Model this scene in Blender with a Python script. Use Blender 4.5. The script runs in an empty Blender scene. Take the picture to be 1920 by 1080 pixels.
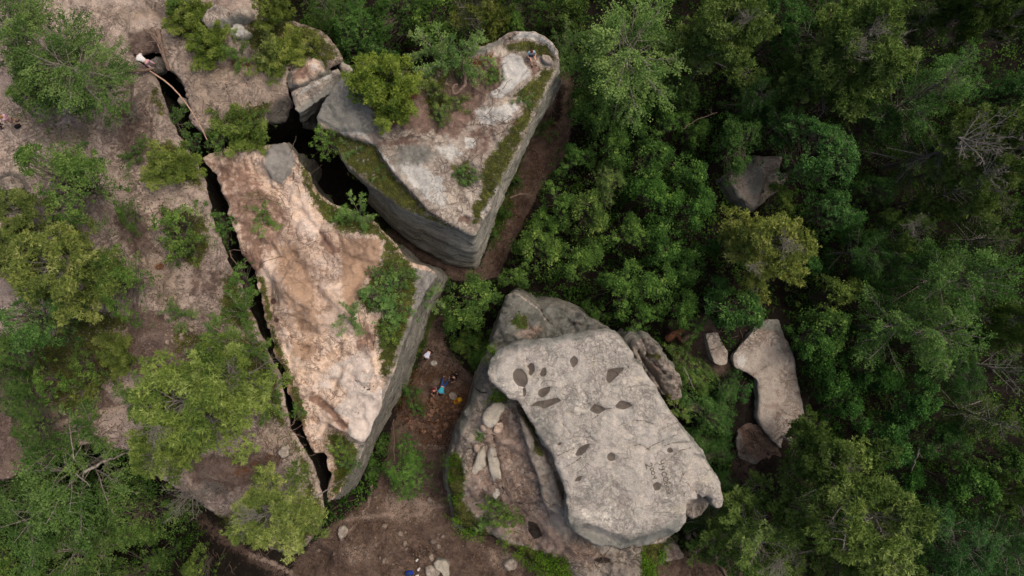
import bpy, math, random
import numpy as np
from mathutils import Vector, geometry

# ------------------------------------------------------------------ camera, sky, sun, exposure
S = bpy.context.scene
COL = S.collection
CAMH, FPX = 57.0, 1280.0
cam_data = bpy.data.cameras.new('camera')
cam_data.sensor_width = 36.0
cam_data.lens = 24.0
cam_data.clip_end = 2000.0
cam = bpy.data.objects.new('camera', cam_data)
cam.location = (0, 0, CAMH)
cam.rotation_euler = (0, 0, 0)
COL.objects.link(cam)
S.camera = cam

SUN_EL, SUN_AZ = math.radians(60), math.radians(58)     # azimuth clockwise from +Y (top of the picture)
world = bpy.data.worlds.new('World')
S.world = world
world.use_nodes = True
wn = world.node_tree.nodes
wn.clear()
sky = wn.new('ShaderNodeTexSky')
sky.sky_type = 'NISHITA'
sky.sun_disc = False
sky.sun_elevation = SUN_EL
sky.sun_rotation = SUN_AZ
sky.air_density = 1.0
sky.dust_density = 8.0
sky.ozone_density = 0.4
bg = wn.new('ShaderNodeBackground')
bg.inputs['Strength'].default_value = 0.15
wo = wn.new('ShaderNodeOutputWorld')
world.node_tree.links.new(sky.outputs[0], bg.inputs[0])
world.node_tree.links.new(bg.outputs[0], wo.inputs[0])

sun_d = bpy.data.lights.new('sun', 'SUN')
sun_d.energy = 1.0
sun_d.angle = math.radians(24)
sun_d.color = (1.0, 0.95, 0.88)
sun = bpy.data.objects.new('sun', sun_d)
dirv = Vector((math.cos(SUN_EL) * math.sin(SUN_AZ), math.cos(SUN_EL) * math.cos(SUN_AZ), math.sin(SUN_EL)))
sun.rotation_euler = dirv.to_track_quat('Z', 'Y').to_euler()
COL.objects.link(sun)

S.view_settings.view_transform = 'Standard'
S.view_settings.look = 'None'
S.view_settings.exposure = -0.12
S.view_settings.gamma = 1.0
S.view_settings.use_curve_mapping = False
S.cycles.max_bounces = 5
S.cycles.diffuse_bounces = 3
S.cycles.glossy_bounces = 2
S.cycles.transmission_bounces = 3
S.cycles.transparent_max_bounces = 4
S.cycles.use_denoising = True

rng = np.random.default_rng(7)
random.seed(7)

# ------------------------------------------------------------------ projection, noise, polygons
def W(px, py, z):
    k = (CAMH - z) / FPX
    return (np.asarray(px, float) - 960) * k, -(np.asarray(py, float) - 540) * k

def PX(x, y, z):
    k = FPX / (CAMH - z)
    return 960 + x * k, 540 - y * k

_lat = np.random.default_rng(11).random((8, 256, 256))
def vnoise(x, y, seed=0):
    L = _lat[seed % 8]
    xi = np.floor(x).astype(int); yi = np.floor(y).astype(int)
    fx = x - xi; fy = y - yi
    fx = fx * fx * (3 - 2 * fx); fy = fy * fy * (3 - 2 * fy)
    a = L[xi & 255, yi & 255]; b = L[(xi + 1) & 255, yi & 255]
    c = L[xi & 255, (yi + 1) & 255]; d = L[(xi + 1) & 255, (yi + 1) & 255]
    return (a + (b - a) * fx) * (1 - fy) + (c + (d - c) * fx) * fy

def fbm(x, y, freq=1.0, octv=4, seed=0, gain=0.5):
    x = np.asarray(x, float); y = np.asarray(y, float)
    s = 0; a = 1; t = 0
    for o in range(octv):
        s = s + a * vnoise(x * freq + 17.3 * o + seed * 5.1, y * freq - 9.7 * o + seed * 3.3, seed + o)
        t += a; a *= gain; freq *= 2.03
    return s / t - 0.5

def ridged(x, y, freq=1.0, octv=3, seed=0):
    s = 0; a = 1; t = 0
    for o in range(octv):
        s = s + a * (1 - np.abs(2 * vnoise(x * freq + 7.7 * o, y * freq + 3.1 * o, seed + o) - 1))
        t += a; a *= 0.5; freq *= 2.1
    return s / t

def seg_dist(px, py, line):
    d = np.full(px.shape, 1e9)
    for (x0, y0), (x1, y1) in zip(line[:-1], line[1:]):
        vx, vy = x1 - x0, y1 - y0
        t = np.clip(((px - x0) * vx + (py - y0) * vy) / (vx * vx + vy * vy + 1e-9), 0, 1)
        d = np.minimum(d, np.hypot(px - x0 - t * vx, py - y0 - t * vy))
    return d

def inside(px, py, poly):
    r = np.zeros(px.shape, bool)
    n = len(poly)
    for i in range(n):
        x0, y0 = poly[i]; x1, y1 = poly[(i + 1) % n]
        if y0 == y1: continue
        c = ((y0 > py) != (y1 > py)) & (px < (x1 - x0) * (py - y0) / (y1 - y0) + x0)
        r ^= c
    return r

def sdf(px, py, poly):
    d = seg_dist(px, py, list(poly) + [poly[0]])
    return np.where(inside(px, py, poly), -d, d)

def sstep(a, b, v):
    t = np.clip((v - a) / (b - a), 0, 1)
    return t * t * (3 - 2 * t)

def mask_of(px, py, specs):
    """specs: ('p', polygon, soft[, strength]) or ('l', line, width[, strength]); value 0..1, 0.5 on the outline"""
    m = np.zeros(px.shape)
    for s in specs:
        st = s[3] if len(s) > 3 else 1.0
        if s[0] == 'p':
            v = np.clip(0.5 - sdf(px, py, s[1]) / (2.0 * s[2]), 0, 1)
        elif s[0] == 'l':
            v = np.clip(1 - seg_dist(px, py, s[1]) / (2.0 * s[2]), 0, 1)
        else:                                                    # 'e' ellipse cx, cy, rx, ry
            cx, cy, rx, ry = s[1]
            r = np.hypot((px - cx) / rx, (py - cy) / ry)
            v = np.clip(0.5 - (r - 1) * min(rx, ry) / (2.0 * s[2]), 0, 1)
        m = np.maximum(m, v * st)
    return m

def mod_height(px, py, mods):
    dz = np.zeros(px.shape)
    for s in mods:
        k = s[0]
        if k == 'p':        # polygon raised/lowered: poly, dz, soft px
            dz += s[2] * sstep(s[3], -s[3], sdf(px, py, s[1]))
        elif k == 'l':      # groove or ridge: line, dz, width px
            dz += s[2] * (1 - sstep(0, s[3], seg_dist(px, py, s[1])))
        elif k == 'e':      # ellipse bump: (cx,cy,rx,ry), dz
            cx, cy, rx, ry = s[1]
            r2 = ((px - cx) / rx) ** 2 + ((py - cy) / ry) ** 2
            dz += s[2] * np.exp(-r2 * 1.3)
    return dz

# ------------------------------------------------------------------ mesh helpers
def np_mesh(name, verts, faces, mat=None, smooth=False, attrs=None):
    """faces: one (n,k) array or a list of such arrays"""
    if not isinstance(faces, (list, tuple)): faces = [faces]
    faces = [np.asarray(f, np.int32) for f in faces if len(f)]
    me = bpy.data.meshes.new(name)
    verts = np.asarray(verts, np.float32)
    me.vertices.add(len(verts)); me.vertices.foreach_set('co', verts.ravel())
    loops = np.concatenate([f.ravel() for f in faces])
    sizes = np.concatenate([np.full(len(f), f.shape[1], np.int32) for f in faces])
    starts = np.concatenate([[0], np.cumsum(sizes)[:-1]]).astype(np.int32)
    me.loops.add(len(loops)); me.loops.foreach_set('vertex_index', loops)
    me.polygons.add(len(sizes)); me.polygons.foreach_set('loop_start', starts); me.polygons.foreach_set('loop_total', sizes)
    if smooth: me.polygons.foreach_set('use_smooth', np.ones(len(sizes), bool))
    me.update(calc_edges=True)
    if attrs:
        for k, v in attrs.items():
            a = me.attributes.new(k, 'FLOAT', 'POINT')
            a.data.foreach_set('value', np.asarray(v, np.float32))
    if mat: me.materials.append(mat)
    return me

def link(name, me, parent=None, loc=None):
    o = bpy.data.objects.new(name, me)
    COL.objects.link(o)
    if parent is not None: o.parent = parent
    if loc is not None: o.location = loc
    return o

def tag(o, label=None, cat=None, group=None, kind=None):
    if label: o['label'] = label
    if cat: o['category'] = cat
    if group: o['group'] = group
    if kind: o['kind'] = kind
    return o

def empty(name, loc):
    o = bpy.data.objects.new(name, None)
    o.empty_display_size = 0.2
    COL.objects.link(o); o.location = loc
    return o

def tube_np(path, radii, sides=5):
    path = np.asarray(path, float); n = len(path)
    radii = np.broadcast_to(np.asarray(radii, float), (n,))
    t = np.gradient(path, axis=0); t /= np.linalg.norm(t, axis=1)[:, None] + 1e-9
    ref = np.array([0.31, 0.23, 0.92]) if abs(t[0] @ np.array([0.31, 0.23, 0.92])) < 0.95 else np.array([1.0, 0, 0])
    u = np.cross(t, ref); u /= np.linalg.norm(u, axis=1)[:, None] + 1e-9
    w = np.cross(t, u)
    a = np.arange(sides) * 2 * math.pi / sides
    v = path[:, None] + radii[:, None, None] * (np.cos(a)[None, :, None] * u[:, None] + np.sin(a)[None, :, None] * w[:, None])
    v = v.reshape(-1, 3)
    i = np.arange(n - 1)[:, None] * sides; j = np.arange(sides)[None]; k = (j + 1) % sides
    f = np.stack([i + j, i + k, i + sides + k, i + sides + j], -1).reshape(-1, 4)
    return v, f

class Acc:
    def __init__(self): self.v = []; self.f = []; self.a = []; self.n = 0
    def add(self, v, f, a=None):
        v = np.asarray(v, float)
        self.v.append(v); self.f.append(np.asarray(f) + self.n); self.n += len(v)
        self.a.append(np.broadcast_to(np.asarray(0.5 if a is None else a, float), (len(v),)))
    def mesh(self, name, mat, smooth=False):
        ks = sorted({f.shape[1] for f in self.f})
        fs = [np.concatenate([f for f in self.f if f.shape[1] == k]) for k in ks]
        return np_mesh(name, np.concatenate(self.v), fs, mat, smooth, {'var': np.concatenate(self.a)})

# ------------------------------------------------------------------ materials
def new_mat(name):
    m = bpy.data.materials.new(name); m.use_nodes = True
    m.node_tree.nodes.clear()
    return m, m.node_tree

class G:
    def __init__(self, nt): self.nt = nt; self.l = nt.links.new
    def n(self, t, **kw):
        x = self.nt.nodes.new(t)
        for k, v in kw.items(): setattr(x, k, v)
        return x
    def put(self, sock, v):
        if hasattr(v, 'is_output') or isinstance(v, bpy.types.NodeSocket): self.l(v, sock)
        elif v is not None: sock.default_value = v
    def math(self, op, a, b=None, clamp=False):
        x = self.n('ShaderNodeMath', operation=op, use_clamp=clamp)
        self.put(x.inputs[0], a)
        if b is not None: self.put(x.inputs[1], b)
        return x.outputs[0]
    def noise(self, vec, scale, detail=4, rough=0.55, dist=0.0):
        x = self.n('ShaderNodeTexNoise'); self.l(vec, x.inputs['Vector'])
        x.inputs['Scale'].default_value = scale; x.inputs['Detail'].default_value = detail
        x.inputs['Roughness'].default_value = rough; x.inputs['Distortion'].default_value = dist
        return x.outputs['Fac']
    def ramp(self, fac, stops, interp='LINEAR'):
        x = self.n('ShaderNodeValToRGB'); x.color_ramp.interpolation = interp
        e = x.color_ramp.elements
        while len(e) < len(stops): e.new(0.5)
        for i, (p, c) in enumerate(stops):
            e[i].position = p; e[i].color = (c[0], c[1], c[2], 1) if hasattr(c, '__len__') else (c, c, c, 1)
        self.l(fac, x.inputs[0]); return x.outputs[0]
    def smooth(self, v, a, b):
        x = self.n('ShaderNodeMapRange', interpolation_type='SMOOTHSTEP')
        self.put(x.inputs[0], v); x.inputs[1].default_value = a; x.inputs[2].default_value = b
        return x.outputs[0]
    def mix(self, f, a, b, mode='MIX'):
        x = self.n('ShaderNodeMix', data_type='RGBA', blend_type=mode)
        self.put(x.inputs[0], f)
        for s, v in ((x.inputs[6], a), (x.inputs[7], b)):
            if isinstance(v, (tuple, list)): s.default_value = (*v[:3], 1)
            else: self.l(v, s)
        return x.outputs[2]
    def attr(self, name):
        x = self.n('ShaderNodeAttribute', attribute_name=name); return x.outputs['Fac']

def srgb(r, g, b, k=1.0):
    f = lambda c: (c / 255 / 12.92 if c <= 10 else ((c / 255 + 0.055) / 1.055) ** 2.4) * k
    return (f(r), f(g), f(b))

def ground_material(name, base1, base2, side=None, soil=None, soil2=None, pale=None, rust=None, moss=None, moss2=None, gray=None, dark=None,
                    cracks=0.0, crack_scale=0.8, lichen=0.0, bump=0.35, fine=1.0, speck=None, vein=0.0, vcol=None, tones=None):
    m, nt = new_mat(name); g = G(nt)
    tc = g.n('ShaderNodeTexCoord').outputs['Object']
    nb = g.noise(tc, 0.45, 5, 0.6); nm = g.noise(tc, 2.2, 5, 0.62); nf = g.noise(tc, 11, 5, 0.7); nff = g.noise(tc, 34, 3, 0.7)
    c = g.mix(g.smooth(nm, 0.34, 0.66), base1, base2)
    c = g.mix(g.math('MULTIPLY', g.smooth(nb, 0.45, 0.7), 0.45), c, tuple(x * 0.72 for x in base1), 'MIX')
    hv = None
    if tones:
        nt1 = g.noise(tc, 0.55, 7, 0.68, 1.2)
        c = g.ramp(nt1, tones)
        c = g.mix(0.6, c, g.ramp(nm, [(0.3, 0.78), (0.5, 1.0), (0.7, 1.14)]), 'MULTIPLY')
    lv = g.attr('m_lev')
    c = g.mix(1.0, c, g.ramp(g.math('ADD', lv, .5), [(0.0, (.66, .63, .61)), (0.35, (.92, .90, .88)), (0.65, (1.04, 1.03, 1.02)), (1.0, (1.24, 1.22, 1.18))]), 'MULTIPLY')
    if vein:
        def vline(scale, w, dist):
            nv = g.noise(tc, scale, 5, 0.6, dist)
            return g.math('SUBTRACT', 1.0, g.smooth(g.math('ABSOLUTE', g.math('SUBTRACT', nv, 0.5)), 0.0, w))
        hv = g.math('MAXIMUM', g.math('MULTIPLY', vline(0.75, 0.034, 1.0), 1.0), g.math('MULTIPLY', vline(2.1, 0.034, 0.8), 0.75))
        hv = g.math('MULTIPLY', hv, g.smooth(g.noise(tc, 0.4, 3, 0.5), 0.40, 0.52))
        hv = g.math('MULTIPLY', hv, g.math('SUBTRACT', 1.0, g.attr('m_side')))
        c = g.mix(g.math('MULTIPLY', hv, vein), c, vcol)
    pert = g.math('SUBTRACT', nm, 0.5)
    pertf = g.math('SUBTRACT', nf, 0.5)
    def masked(c, att, col, amt=0.9, amf=0.5, hard=0.10):
        v = g.attr(att)
        v = g.math('ADD', v, g.math('MULTIPLY', g.math('MULTIPLY', pert, amt), g.smooth(v, 0.0, 0.12)))
        v = g.math('ADD', v, g.math('MULTIPLY', g.math('MULTIPLY', pertf, amf), g.smooth(v, 0.0, 0.12)))
        k = g.smooth(v, 0.5 - hard, 0.5 + hard)
        return g.mix(k, c, col), k
    g_side = tc
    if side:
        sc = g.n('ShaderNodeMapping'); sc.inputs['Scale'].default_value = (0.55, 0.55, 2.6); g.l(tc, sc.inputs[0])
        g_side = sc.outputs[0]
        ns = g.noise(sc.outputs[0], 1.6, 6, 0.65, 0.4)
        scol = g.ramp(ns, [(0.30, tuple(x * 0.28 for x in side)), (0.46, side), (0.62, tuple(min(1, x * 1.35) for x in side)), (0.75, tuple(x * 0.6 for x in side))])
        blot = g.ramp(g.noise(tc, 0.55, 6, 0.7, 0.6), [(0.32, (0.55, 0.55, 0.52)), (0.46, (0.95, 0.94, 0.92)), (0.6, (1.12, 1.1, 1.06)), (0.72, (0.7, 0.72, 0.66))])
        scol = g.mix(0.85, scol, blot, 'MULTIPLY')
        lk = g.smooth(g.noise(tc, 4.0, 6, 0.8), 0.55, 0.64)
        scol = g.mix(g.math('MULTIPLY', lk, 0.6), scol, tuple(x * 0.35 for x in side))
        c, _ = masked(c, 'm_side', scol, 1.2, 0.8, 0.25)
    if gray: c, _ = masked(c, 'm_gray', g.mix(g.smooth(nf, 0.35, 0.65), gray, tuple(x * 0.68 for x in gray)), 0.8, 0.6, 0.22)
    if lichen:
        l1 = g.smooth(g.noise(tc, 6.5, 6, 0.75), 0.56, 0.66)
        l2 = g.smooth(g.noise(tc, 0.7, 3, 0.6), 0.42, 0.62)
        base_l = g.math('MULTIPLY', g.math('MULTIPLY', l1, l2), lichen)
        c = g.mix(base_l, c, tuple(x * 0.30 for x in (gray or base1)))
    if soil: c, _ = masked(c, 'm_soil', g.mix(g.smooth(nm, 0.3, 0.7), soil, soil2 or soil), 1.2, 0.7, 0.16)
    if pale: c, _ = masked(c, 'm_pale', g.mix(g.smooth(nf, 0.3, 0.7), pale, tuple(x * 0.86 for x in pale)), 0.8, 0.5, 0.12)
    if rust: c, _ = masked(c, 'm_rust', g.mix(g.smooth(nf, 0.3, 0.7), rust, tuple(x * 0.6 for x in rust)), 1.2, 0.9, 0.22)
    if moss: c, _ = masked(c, 'm_moss', g.ramp(g.math('ADD', g.math('MULTIPLY', nm, 0.5), g.math('MULTIPLY', nf, 0.5)), [(0.36, tuple(x * 0.45 for x in moss)), (0.5, moss), (0.62, moss2 or moss)]), 2.0, 1.4, 0.2)
    c = g.mix(0.5 * fine, c, g.ramp(g.noise(tc, 5.0, 6, 0.75, 0.5), [(0.3, 0.6), (0.47, 0.95), (0.6, 1.12), (0.72, 1.3)]), 'MULTIPLY')
    # fine tonal grain
    c = g.mix(0.75 * fine, c, g.ramp(nf, [(0.28, 0.62), (0.5, 0.98), (0.72, 1.25)]), 'MULTIPLY')
    c = g.mix(0.55 * fine, c, g.ramp(nff, [(0.3, 0.7), (0.5, 1.0), (0.7, 1.2)]), 'MULTIPLY')
    if speck:
        vs = g.n('ShaderNodeTexVoronoi', feature='F1'); g.l(tc, vs.inputs['Vector']); vs.inputs['Scale'].default_value = 3.1
        sk = g.math('MULTIPLY', g.math('LESS_THAN', vs.outputs['Distance'], 0.16), g.smooth(nb, 0.4, 0.6))
        c = g.mix(sk, c, speck)
    sr = g.noise(g_side, 2.2, 6, 0.75, 0.8) if side else nf
    h = g.math('ADD', g.math('MULTIPLY', nm, 0.5), g.math('ADD', g.math('MULTIPLY', nf, 0.30), g.math('MULTIPLY', nff, 0.12)))
    if side: h = g.math('ADD', h, g.math('MULTIPLY', g.math('MULTIPLY', sr, g.attr('m_side')), 1.1))
    if hv: h = g.math('SUBTRACT', h, g.math('MULTIPLY', hv, 0.25))
    if cracks:
        wv = g.n('ShaderNodeVectorMath', operation='ADD')
        nn = g.n('ShaderNodeTexNoise'); g.l(tc, nn.inputs['Vector']); nn.inputs['Scale'].default_value = 1.3; nn.inputs['Detail'].default_value = 4
        sc2 = g.n('ShaderNodeVectorMath', operation='SCALE'); g.l(nn.outputs['Color'], sc2.inputs[0]); sc2.inputs['Scale'].default_value = 0.9
        g.l(tc, wv.inputs[0]); g.l(sc2.outputs[0], wv.inputs[1])
        kk = None
        for cs, wd in ((crack_scale, 0.016), (crack_scale * 3.1, 0.036)):
            v1 = g.n('ShaderNodeTexVoronoi', feature='DISTANCE_TO_EDGE'); g.l(wv.outputs[0], v1.inputs['Vector']); v1.inputs['Scale'].default_value = cs
            k = g.math('SUBTRACT', 1.0, g.smooth(v1.outputs['Distance'], 0.0, wd))
            gate = g.smooth(g.noise(tc, 0.5 if kk is None else 0.8, 3, 0.5), 0.50, 0.62)
            k = g.math('MULTIPLY', k, gate)
            kk = k if kk is None else g.math('MAXIMUM', kk, g.math('MULTIPLY', k, 0.6))
        kk = g.math('MULTIPLY', kk, g.math('SUBTRACT', 1.0, g.attr('m_side')))
        c = g.mix(g.math('MULTIPLY', kk, cracks * .75), c, tuple(x * 0.35 for x in base1))
        h = g.math('SUBTRACT', h, g.math('MULTIPLY', kk, 0.35 * cracks))
    rough = 0.95
    if dark:
        c, kd = masked(c, 'm_dark', dark, 0.35, 0.25, 0.12)
        rough = g.math('SUBTRACT', 0.95, g.math('MULTIPLY', kd, 0.35))
    b = g.n('ShaderNodeBump'); b.inputs['Strength'].default_value = bump; b.inputs['Distance'].default_value = 0.35
    g.l(h, b.inputs['Height'])
    p = g.n('ShaderNodeBsdfPrincipled'); g.l(c, p.inputs['Base Color']); g.put(p.inputs['Roughness'], rough)
    p.inputs['Specular IOR Level'].default_value = 0.15
    g.l(b.outputs[0], p.inputs['Normal'])
    o = g.n('ShaderNodeOutputMaterial'); g.l(p.outputs[0], o.inputs[0])
    return m

def leaf_material(name, stops, transl=0.25, rough_tint=0.25):
    m, nt = new_mat(name); g = G(nt)
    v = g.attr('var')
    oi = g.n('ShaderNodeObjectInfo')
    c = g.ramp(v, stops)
    # patches of different growth across the crown
    tc = g.n('ShaderNodeTexCoord').outputs['Object']
    c = g.mix(rough_tint * 2.2, c, g.ramp(g.noise(tc, 0.9, 3, 0.6), [(0.32, (0.55, 0.62, 0.62)), (0.5, (1, 1, 1)), (0.68, (1.3, 1.26, 1.1))]), 'MULTIPLY')
    c = g.mix(1.0, c, oi.outputs['Color'], 'MULTIPLY')
    d = g.n('ShaderNodeBsdfDiffuse'); g.l(c, d.inputs[0])
    t = g.n('ShaderNodeBsdfTranslucent'); g.l(g.mix(1.0, c, (0.95, 1.05, 0.65), 'MULTIPLY'), t.inputs[0])
    mx = g.n('ShaderNodeMixShader'); mx.inputs[0].default_value = transl
    g.l(d.outputs[0], mx.inputs[1]); g.l(t.outputs[0], mx.inputs[2])
    o = g.n('ShaderNodeOutputMaterial'); g.l(mx.outputs[0], o.inputs[0])
    return m

def simple_material(name, c1, c2, scale=6, bump=0.3, rough=0.9, obj_tint=False):
    m, nt = new_mat(name); g = G(nt)
    tc = g.n('ShaderNodeTexCoord').outputs['Object']
    n1 = g.noise(tc, scale, 5, 0.65)
    c = g.mix(g.smooth(n1, 0.35, 0.65), c1, c2)
    c = g.mix(0.6, c, g.ramp(g.noise(tc, scale * 4, 3, 0.7), [(0.3, 0.7), (0.5, 1.0), (0.7, 1.25)]), 'MULTIPLY')
    if obj_tint: c = g.mix(1.0, c, g.n('ShaderNodeObjectInfo').outputs['Color'], 'MULTIPLY')
    b = g.n('ShaderNodeBump'); b.inputs['Strength'].default_value = bump; b.inputs['Distance'].default_value = 0.1; g.l(n1, b.inputs['Height'])
    p = g.n('ShaderNodeBsdfPrincipled'); g.l(c, p.inputs['Base Color']); p.inputs['Roughness'].default_value = rough
    p.inputs['Specular IOR Level'].default_value = 0.2
    g.l(b.outputs[0], p.inputs['Normal'])
    o = g.n('ShaderNodeOutputMaterial'); g.l(p.outputs[0], o.inputs[0])
    return m

MOSS, MOSS2 = srgb(76, 80, 38), srgb(108, 108, 52)
RUST = srgb(140, 84, 52)
M = {}
M['plateau'] = ground_material('trampled_soil', srgb(150, 131, 116), srgb(126, 107, 96), side=srgb(62, 57, 50), soil=srgb(130, 112, 102), soil2=srgb(102, 86, 78),  # side: wall colour darkened, crevasse shade painted into it
    pale=srgb(176, 157, 140), rust=srgb(128, 86, 56), moss=MOSS, moss2=MOSS2, gray=srgb(122, 116, 108), dark=srgb(46, 38, 34), bump=1.0, vein=.45, vcol=srgb(92, 76, 66), tones=[(0.26, srgb(124,109,100)), (0.38, srgb(164,147,135)), (0.5, srgb(184,168,156)), (0.62, srgb(164,147,137)), (0.75, srgb(130,116,108))], lichen=0.35, speck=srgb(158, 146, 132))
M['sandstone'] = ground_material('sandy_sandstone', srgb(203, 172, 150), srgb(188, 158, 138), side=srgb(140, 136, 126), soil=srgb(158, 128, 110), soil2=srgb(138, 112, 98),
    pale=srgb(224, 209, 196), rust=srgb(198, 165, 138), moss=MOSS, moss2=MOSS2, gray=srgb(160, 155, 147), dark=srgb(96, 72, 64), cracks=0.6, crack_scale=0.55, bump=0.8, vein=.8, vcol=srgb(128, 98, 80), tones=[(0.26, srgb(164,142,126)), (0.38, srgb(198,172,150)), (0.5, srgb(212,190,172)), (0.6, srgb(202,184,172)), (0.72, srgb(180,156,140))])
M['quartzite'] = ground_material('weathered_quartzite', srgb(177, 167, 155), srgb(166, 155, 144), side=srgb(166, 163, 152), soil=srgb(142, 120, 107), soil2=srgb(120, 98, 88),
    pale=srgb(206, 202, 194), rust=srgb(128, 84, 62), moss=MOSS, moss2=MOSS2, gray=srgb(150, 148, 139), dark=srgb(92, 80, 70), cracks=0.6, crack_scale=0.5, lichen=0.4, bump=0.8, vein=.7, vcol=srgb(112, 94, 82), tones=[(0.28, srgb(140,130,118)), (0.42, srgb(172,160,148)), (0.52, srgb(180,170,158)), (0.62, srgb(166,150,138)), (0.74, srgb(150,138,128))])
M['cap'] = ground_material('lichen_grey_quartzite', srgb(177, 170, 160), srgb(168, 160, 150), side=srgb(148, 146, 138), soil=srgb(140, 122, 108), soil2=srgb(126, 106, 94),
    pale=srgb(196, 187, 170), rust=srgb(150, 110, 80), moss=MOSS, moss2=MOSS2, gray=srgb(140, 140, 132), dark=srgb(104, 95, 86), cracks=0.9, crack_scale=0.8, lichen=0.6, bump=0.8, vein=.45, vcol=srgb(118,108,98), tones=[(0.28, srgb(160,157,150)), (0.42, srgb(184,179,170)), (0.52, srgb(195,188,178)), (0.62, srgb(184,176,169)), (0.74, srgb(172,166,161))])
M['dark_rock'] = ground_material('dark_lichen_rock', srgb(132, 126, 118), srgb(112, 106, 98), side=srgb(96, 94, 88), soil=srgb(120, 100, 88), pale=srgb(160, 154, 146), rust=RUST,
    moss=MOSS, moss2=MOSS2, gray=srgb(98, 97, 91), dark=srgb(56, 54, 50), cracks=0.6, crack_scale=0.9, lichen=0.95, bump=1.0, vein=.6, vcol=srgb(78, 66, 58))
M['lower_rock'] = ground_material('lower_rock', srgb(172, 163, 152), srgb(150, 140, 130), side=srgb(140, 138, 128), soil=srgb(180, 158, 143), soil2=srgb(150, 128, 114), pale=srgb(180, 168, 154), rust=RUST,
    moss=MOSS, moss2=MOSS2, gray=srgb(134, 133, 124), dark=srgb(60, 52, 48), cracks=0.7, crack_scale=0.9, lichen=0.75, bump=1.0, vein=.7, vcol=srgb(86, 70, 60))
M['floor'] = ground_material('forest_floor', srgb(40, 34, 28), srgb(27, 23, 19), soil=srgb(116, 98, 86), soil2=srgb(82, 67, 59), pale=srgb(152, 133, 119), rust=srgb(112, 70, 50),
    moss=srgb(60, 72, 30), moss2=srgb(86, 96, 38), gray=srgb(100, 92, 84), dark=srgb(34, 26, 22), bump=0.9, side=srgb(60, 50, 42))
M['stone'] = simple_material('loose_stone', srgb(150, 138, 127), srgb(118, 106, 97), 3, 0.5, obj_tint=True)
M['rubble'] = simple_material('rusty_rubble', srgb(136, 106, 88), srgb(92, 70, 58), 4, 0.5, obj_tint=True)
M['bark'] = simple_material('grey_bark', srgb(118, 108, 98), srgb(86, 76, 68), 8, 0.4)
M['birch_bark'] = simple_material('pale_bark', srgb(150, 142, 130), srgb(104, 98, 88), 5, 0.3)
M['dead_wood'] = simple_material('dead_wood', srgb(140, 134, 126), srgb(108, 102, 96), 8, 0.3)
M['root'] = simple_material('exposed_root', srgb(128, 108, 94), srgb(98, 82, 72), 9, 0.3)
M['needle'] = leaf_material('pine_needles', [(0.0, srgb(62, 80, 44)), (0.45, srgb(104, 120, 62)), (0.8, srgb(136, 146, 78)), (1.0, srgb(162, 168, 104))], 0.25)
M['broad'] = leaf_material('broad_leaves', [(0.0, srgb(56, 75, 44)), (0.5, srgb(86, 109, 58)), (0.85, srgb(112, 137, 72)), (1.0, srgb(146, 162, 90))], 0.35)
M['birch_leaf'] = leaf_material('small_leaves', [(0.0, srgb(62, 88, 48)), (0.5, srgb(96, 122, 66)), (1.0, srgb(146, 164, 100))], 0.35)
M['firneedle'] = leaf_material('fir_needles', [(0.0, srgb(48, 66, 34)), (0.5, srgb(86, 104, 52)), (1.0, srgb(134, 142, 72))], 0.2)
M['heath'] = leaf_material('heath_cover', [(0.0, srgb(58, 68, 32)), (0.45, srgb(92, 102, 48)), (0.75, srgb(124, 126, 62)), (0.9, srgb(128, 98, 58)), (1.0, srgb(156, 152, 104))], 0.3)
M['grass'] = leaf_material('grass_blades', [(0.0, srgb(70, 98, 36)), (0.5, srgb(98, 130, 48)), (1.0, srgb(140, 156, 74))], 0.35)

# ------------------------------------------------------------------ rock and ground builders
def level_of(x, y, ter):
    fr, n, am, sd = ter
    wx = x + .5 * fbm(x, y, 1.6, 3, sd + 1); wy = y + .5 * fbm(x, y, 1.6, 3, sd + 2)
    return fbm(wx, wy, fr, 4, sd, .55) * n * 2

MASKS = ('m_moss', 'm_soil', 'm_pale', 'm_rust', 'm_gray', 'm_dark')

class Surf:
    """a height field z = zf(px,py) given over the view's ground plane, evaluated in world metres"""
    def __init__(s, zn, zf=None, mods=(), noise=(), rid=None, ter=None):
        s.zn, s.zf, s.mods, s.noise, s.rid, s.ter = zn, zf, mods, noise, rid, ter
    def base(s, x, y):
        x = np.asarray(x, float); y = np.asarray(y, float)
        z = np.full(x.shape, float(s.zn))
        if s.zf is not None:
            for _ in range(5):
                px, py = PX(x, y, z); z = s.zf(px, py)
        return z
    def h(s, x, y):
        z = s.base(x, y)
        px, py = PX(x, y, z)
        z = z + mod_height(px, py, s.mods)
        for fr, am, sd in s.noise: z = z + am * fbm(x, y, fr, 4, sd)
        if s.rid:                                             # eroded furrows
            wx = x + 1.2 * fbm(x, y, .4, 2, 3); wy = y + 1.2 * fbm(x, y, .4, 2, 5)
            z = z - s.rid[2] * np.maximum(ridged(wx, wy, s.rid[1], 3, 2) - .62, 0) * 2.2
        if s.ter:                                             # broken layers with sharp little steps
            v = level_of(x, y, s.ter); f = np.floor(v)
            z = z + s.ter[2] * (f + sstep(.40, .56, v - f))
        return z
    def at(s, px, py):
        """world point on the surface that shows at this pixel"""
        px = np.asarray(px, float); py = np.asarray(py, float)
        z = np.full(px.shape, float(s.zn)) if s.zf is None else s.zf(px, py) + 0.0
        x, y = W(px, py, z)
        for _ in range(3):
            z = s.h(x, y); x, y = W(px, py, z)
        return x, y, z

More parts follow.
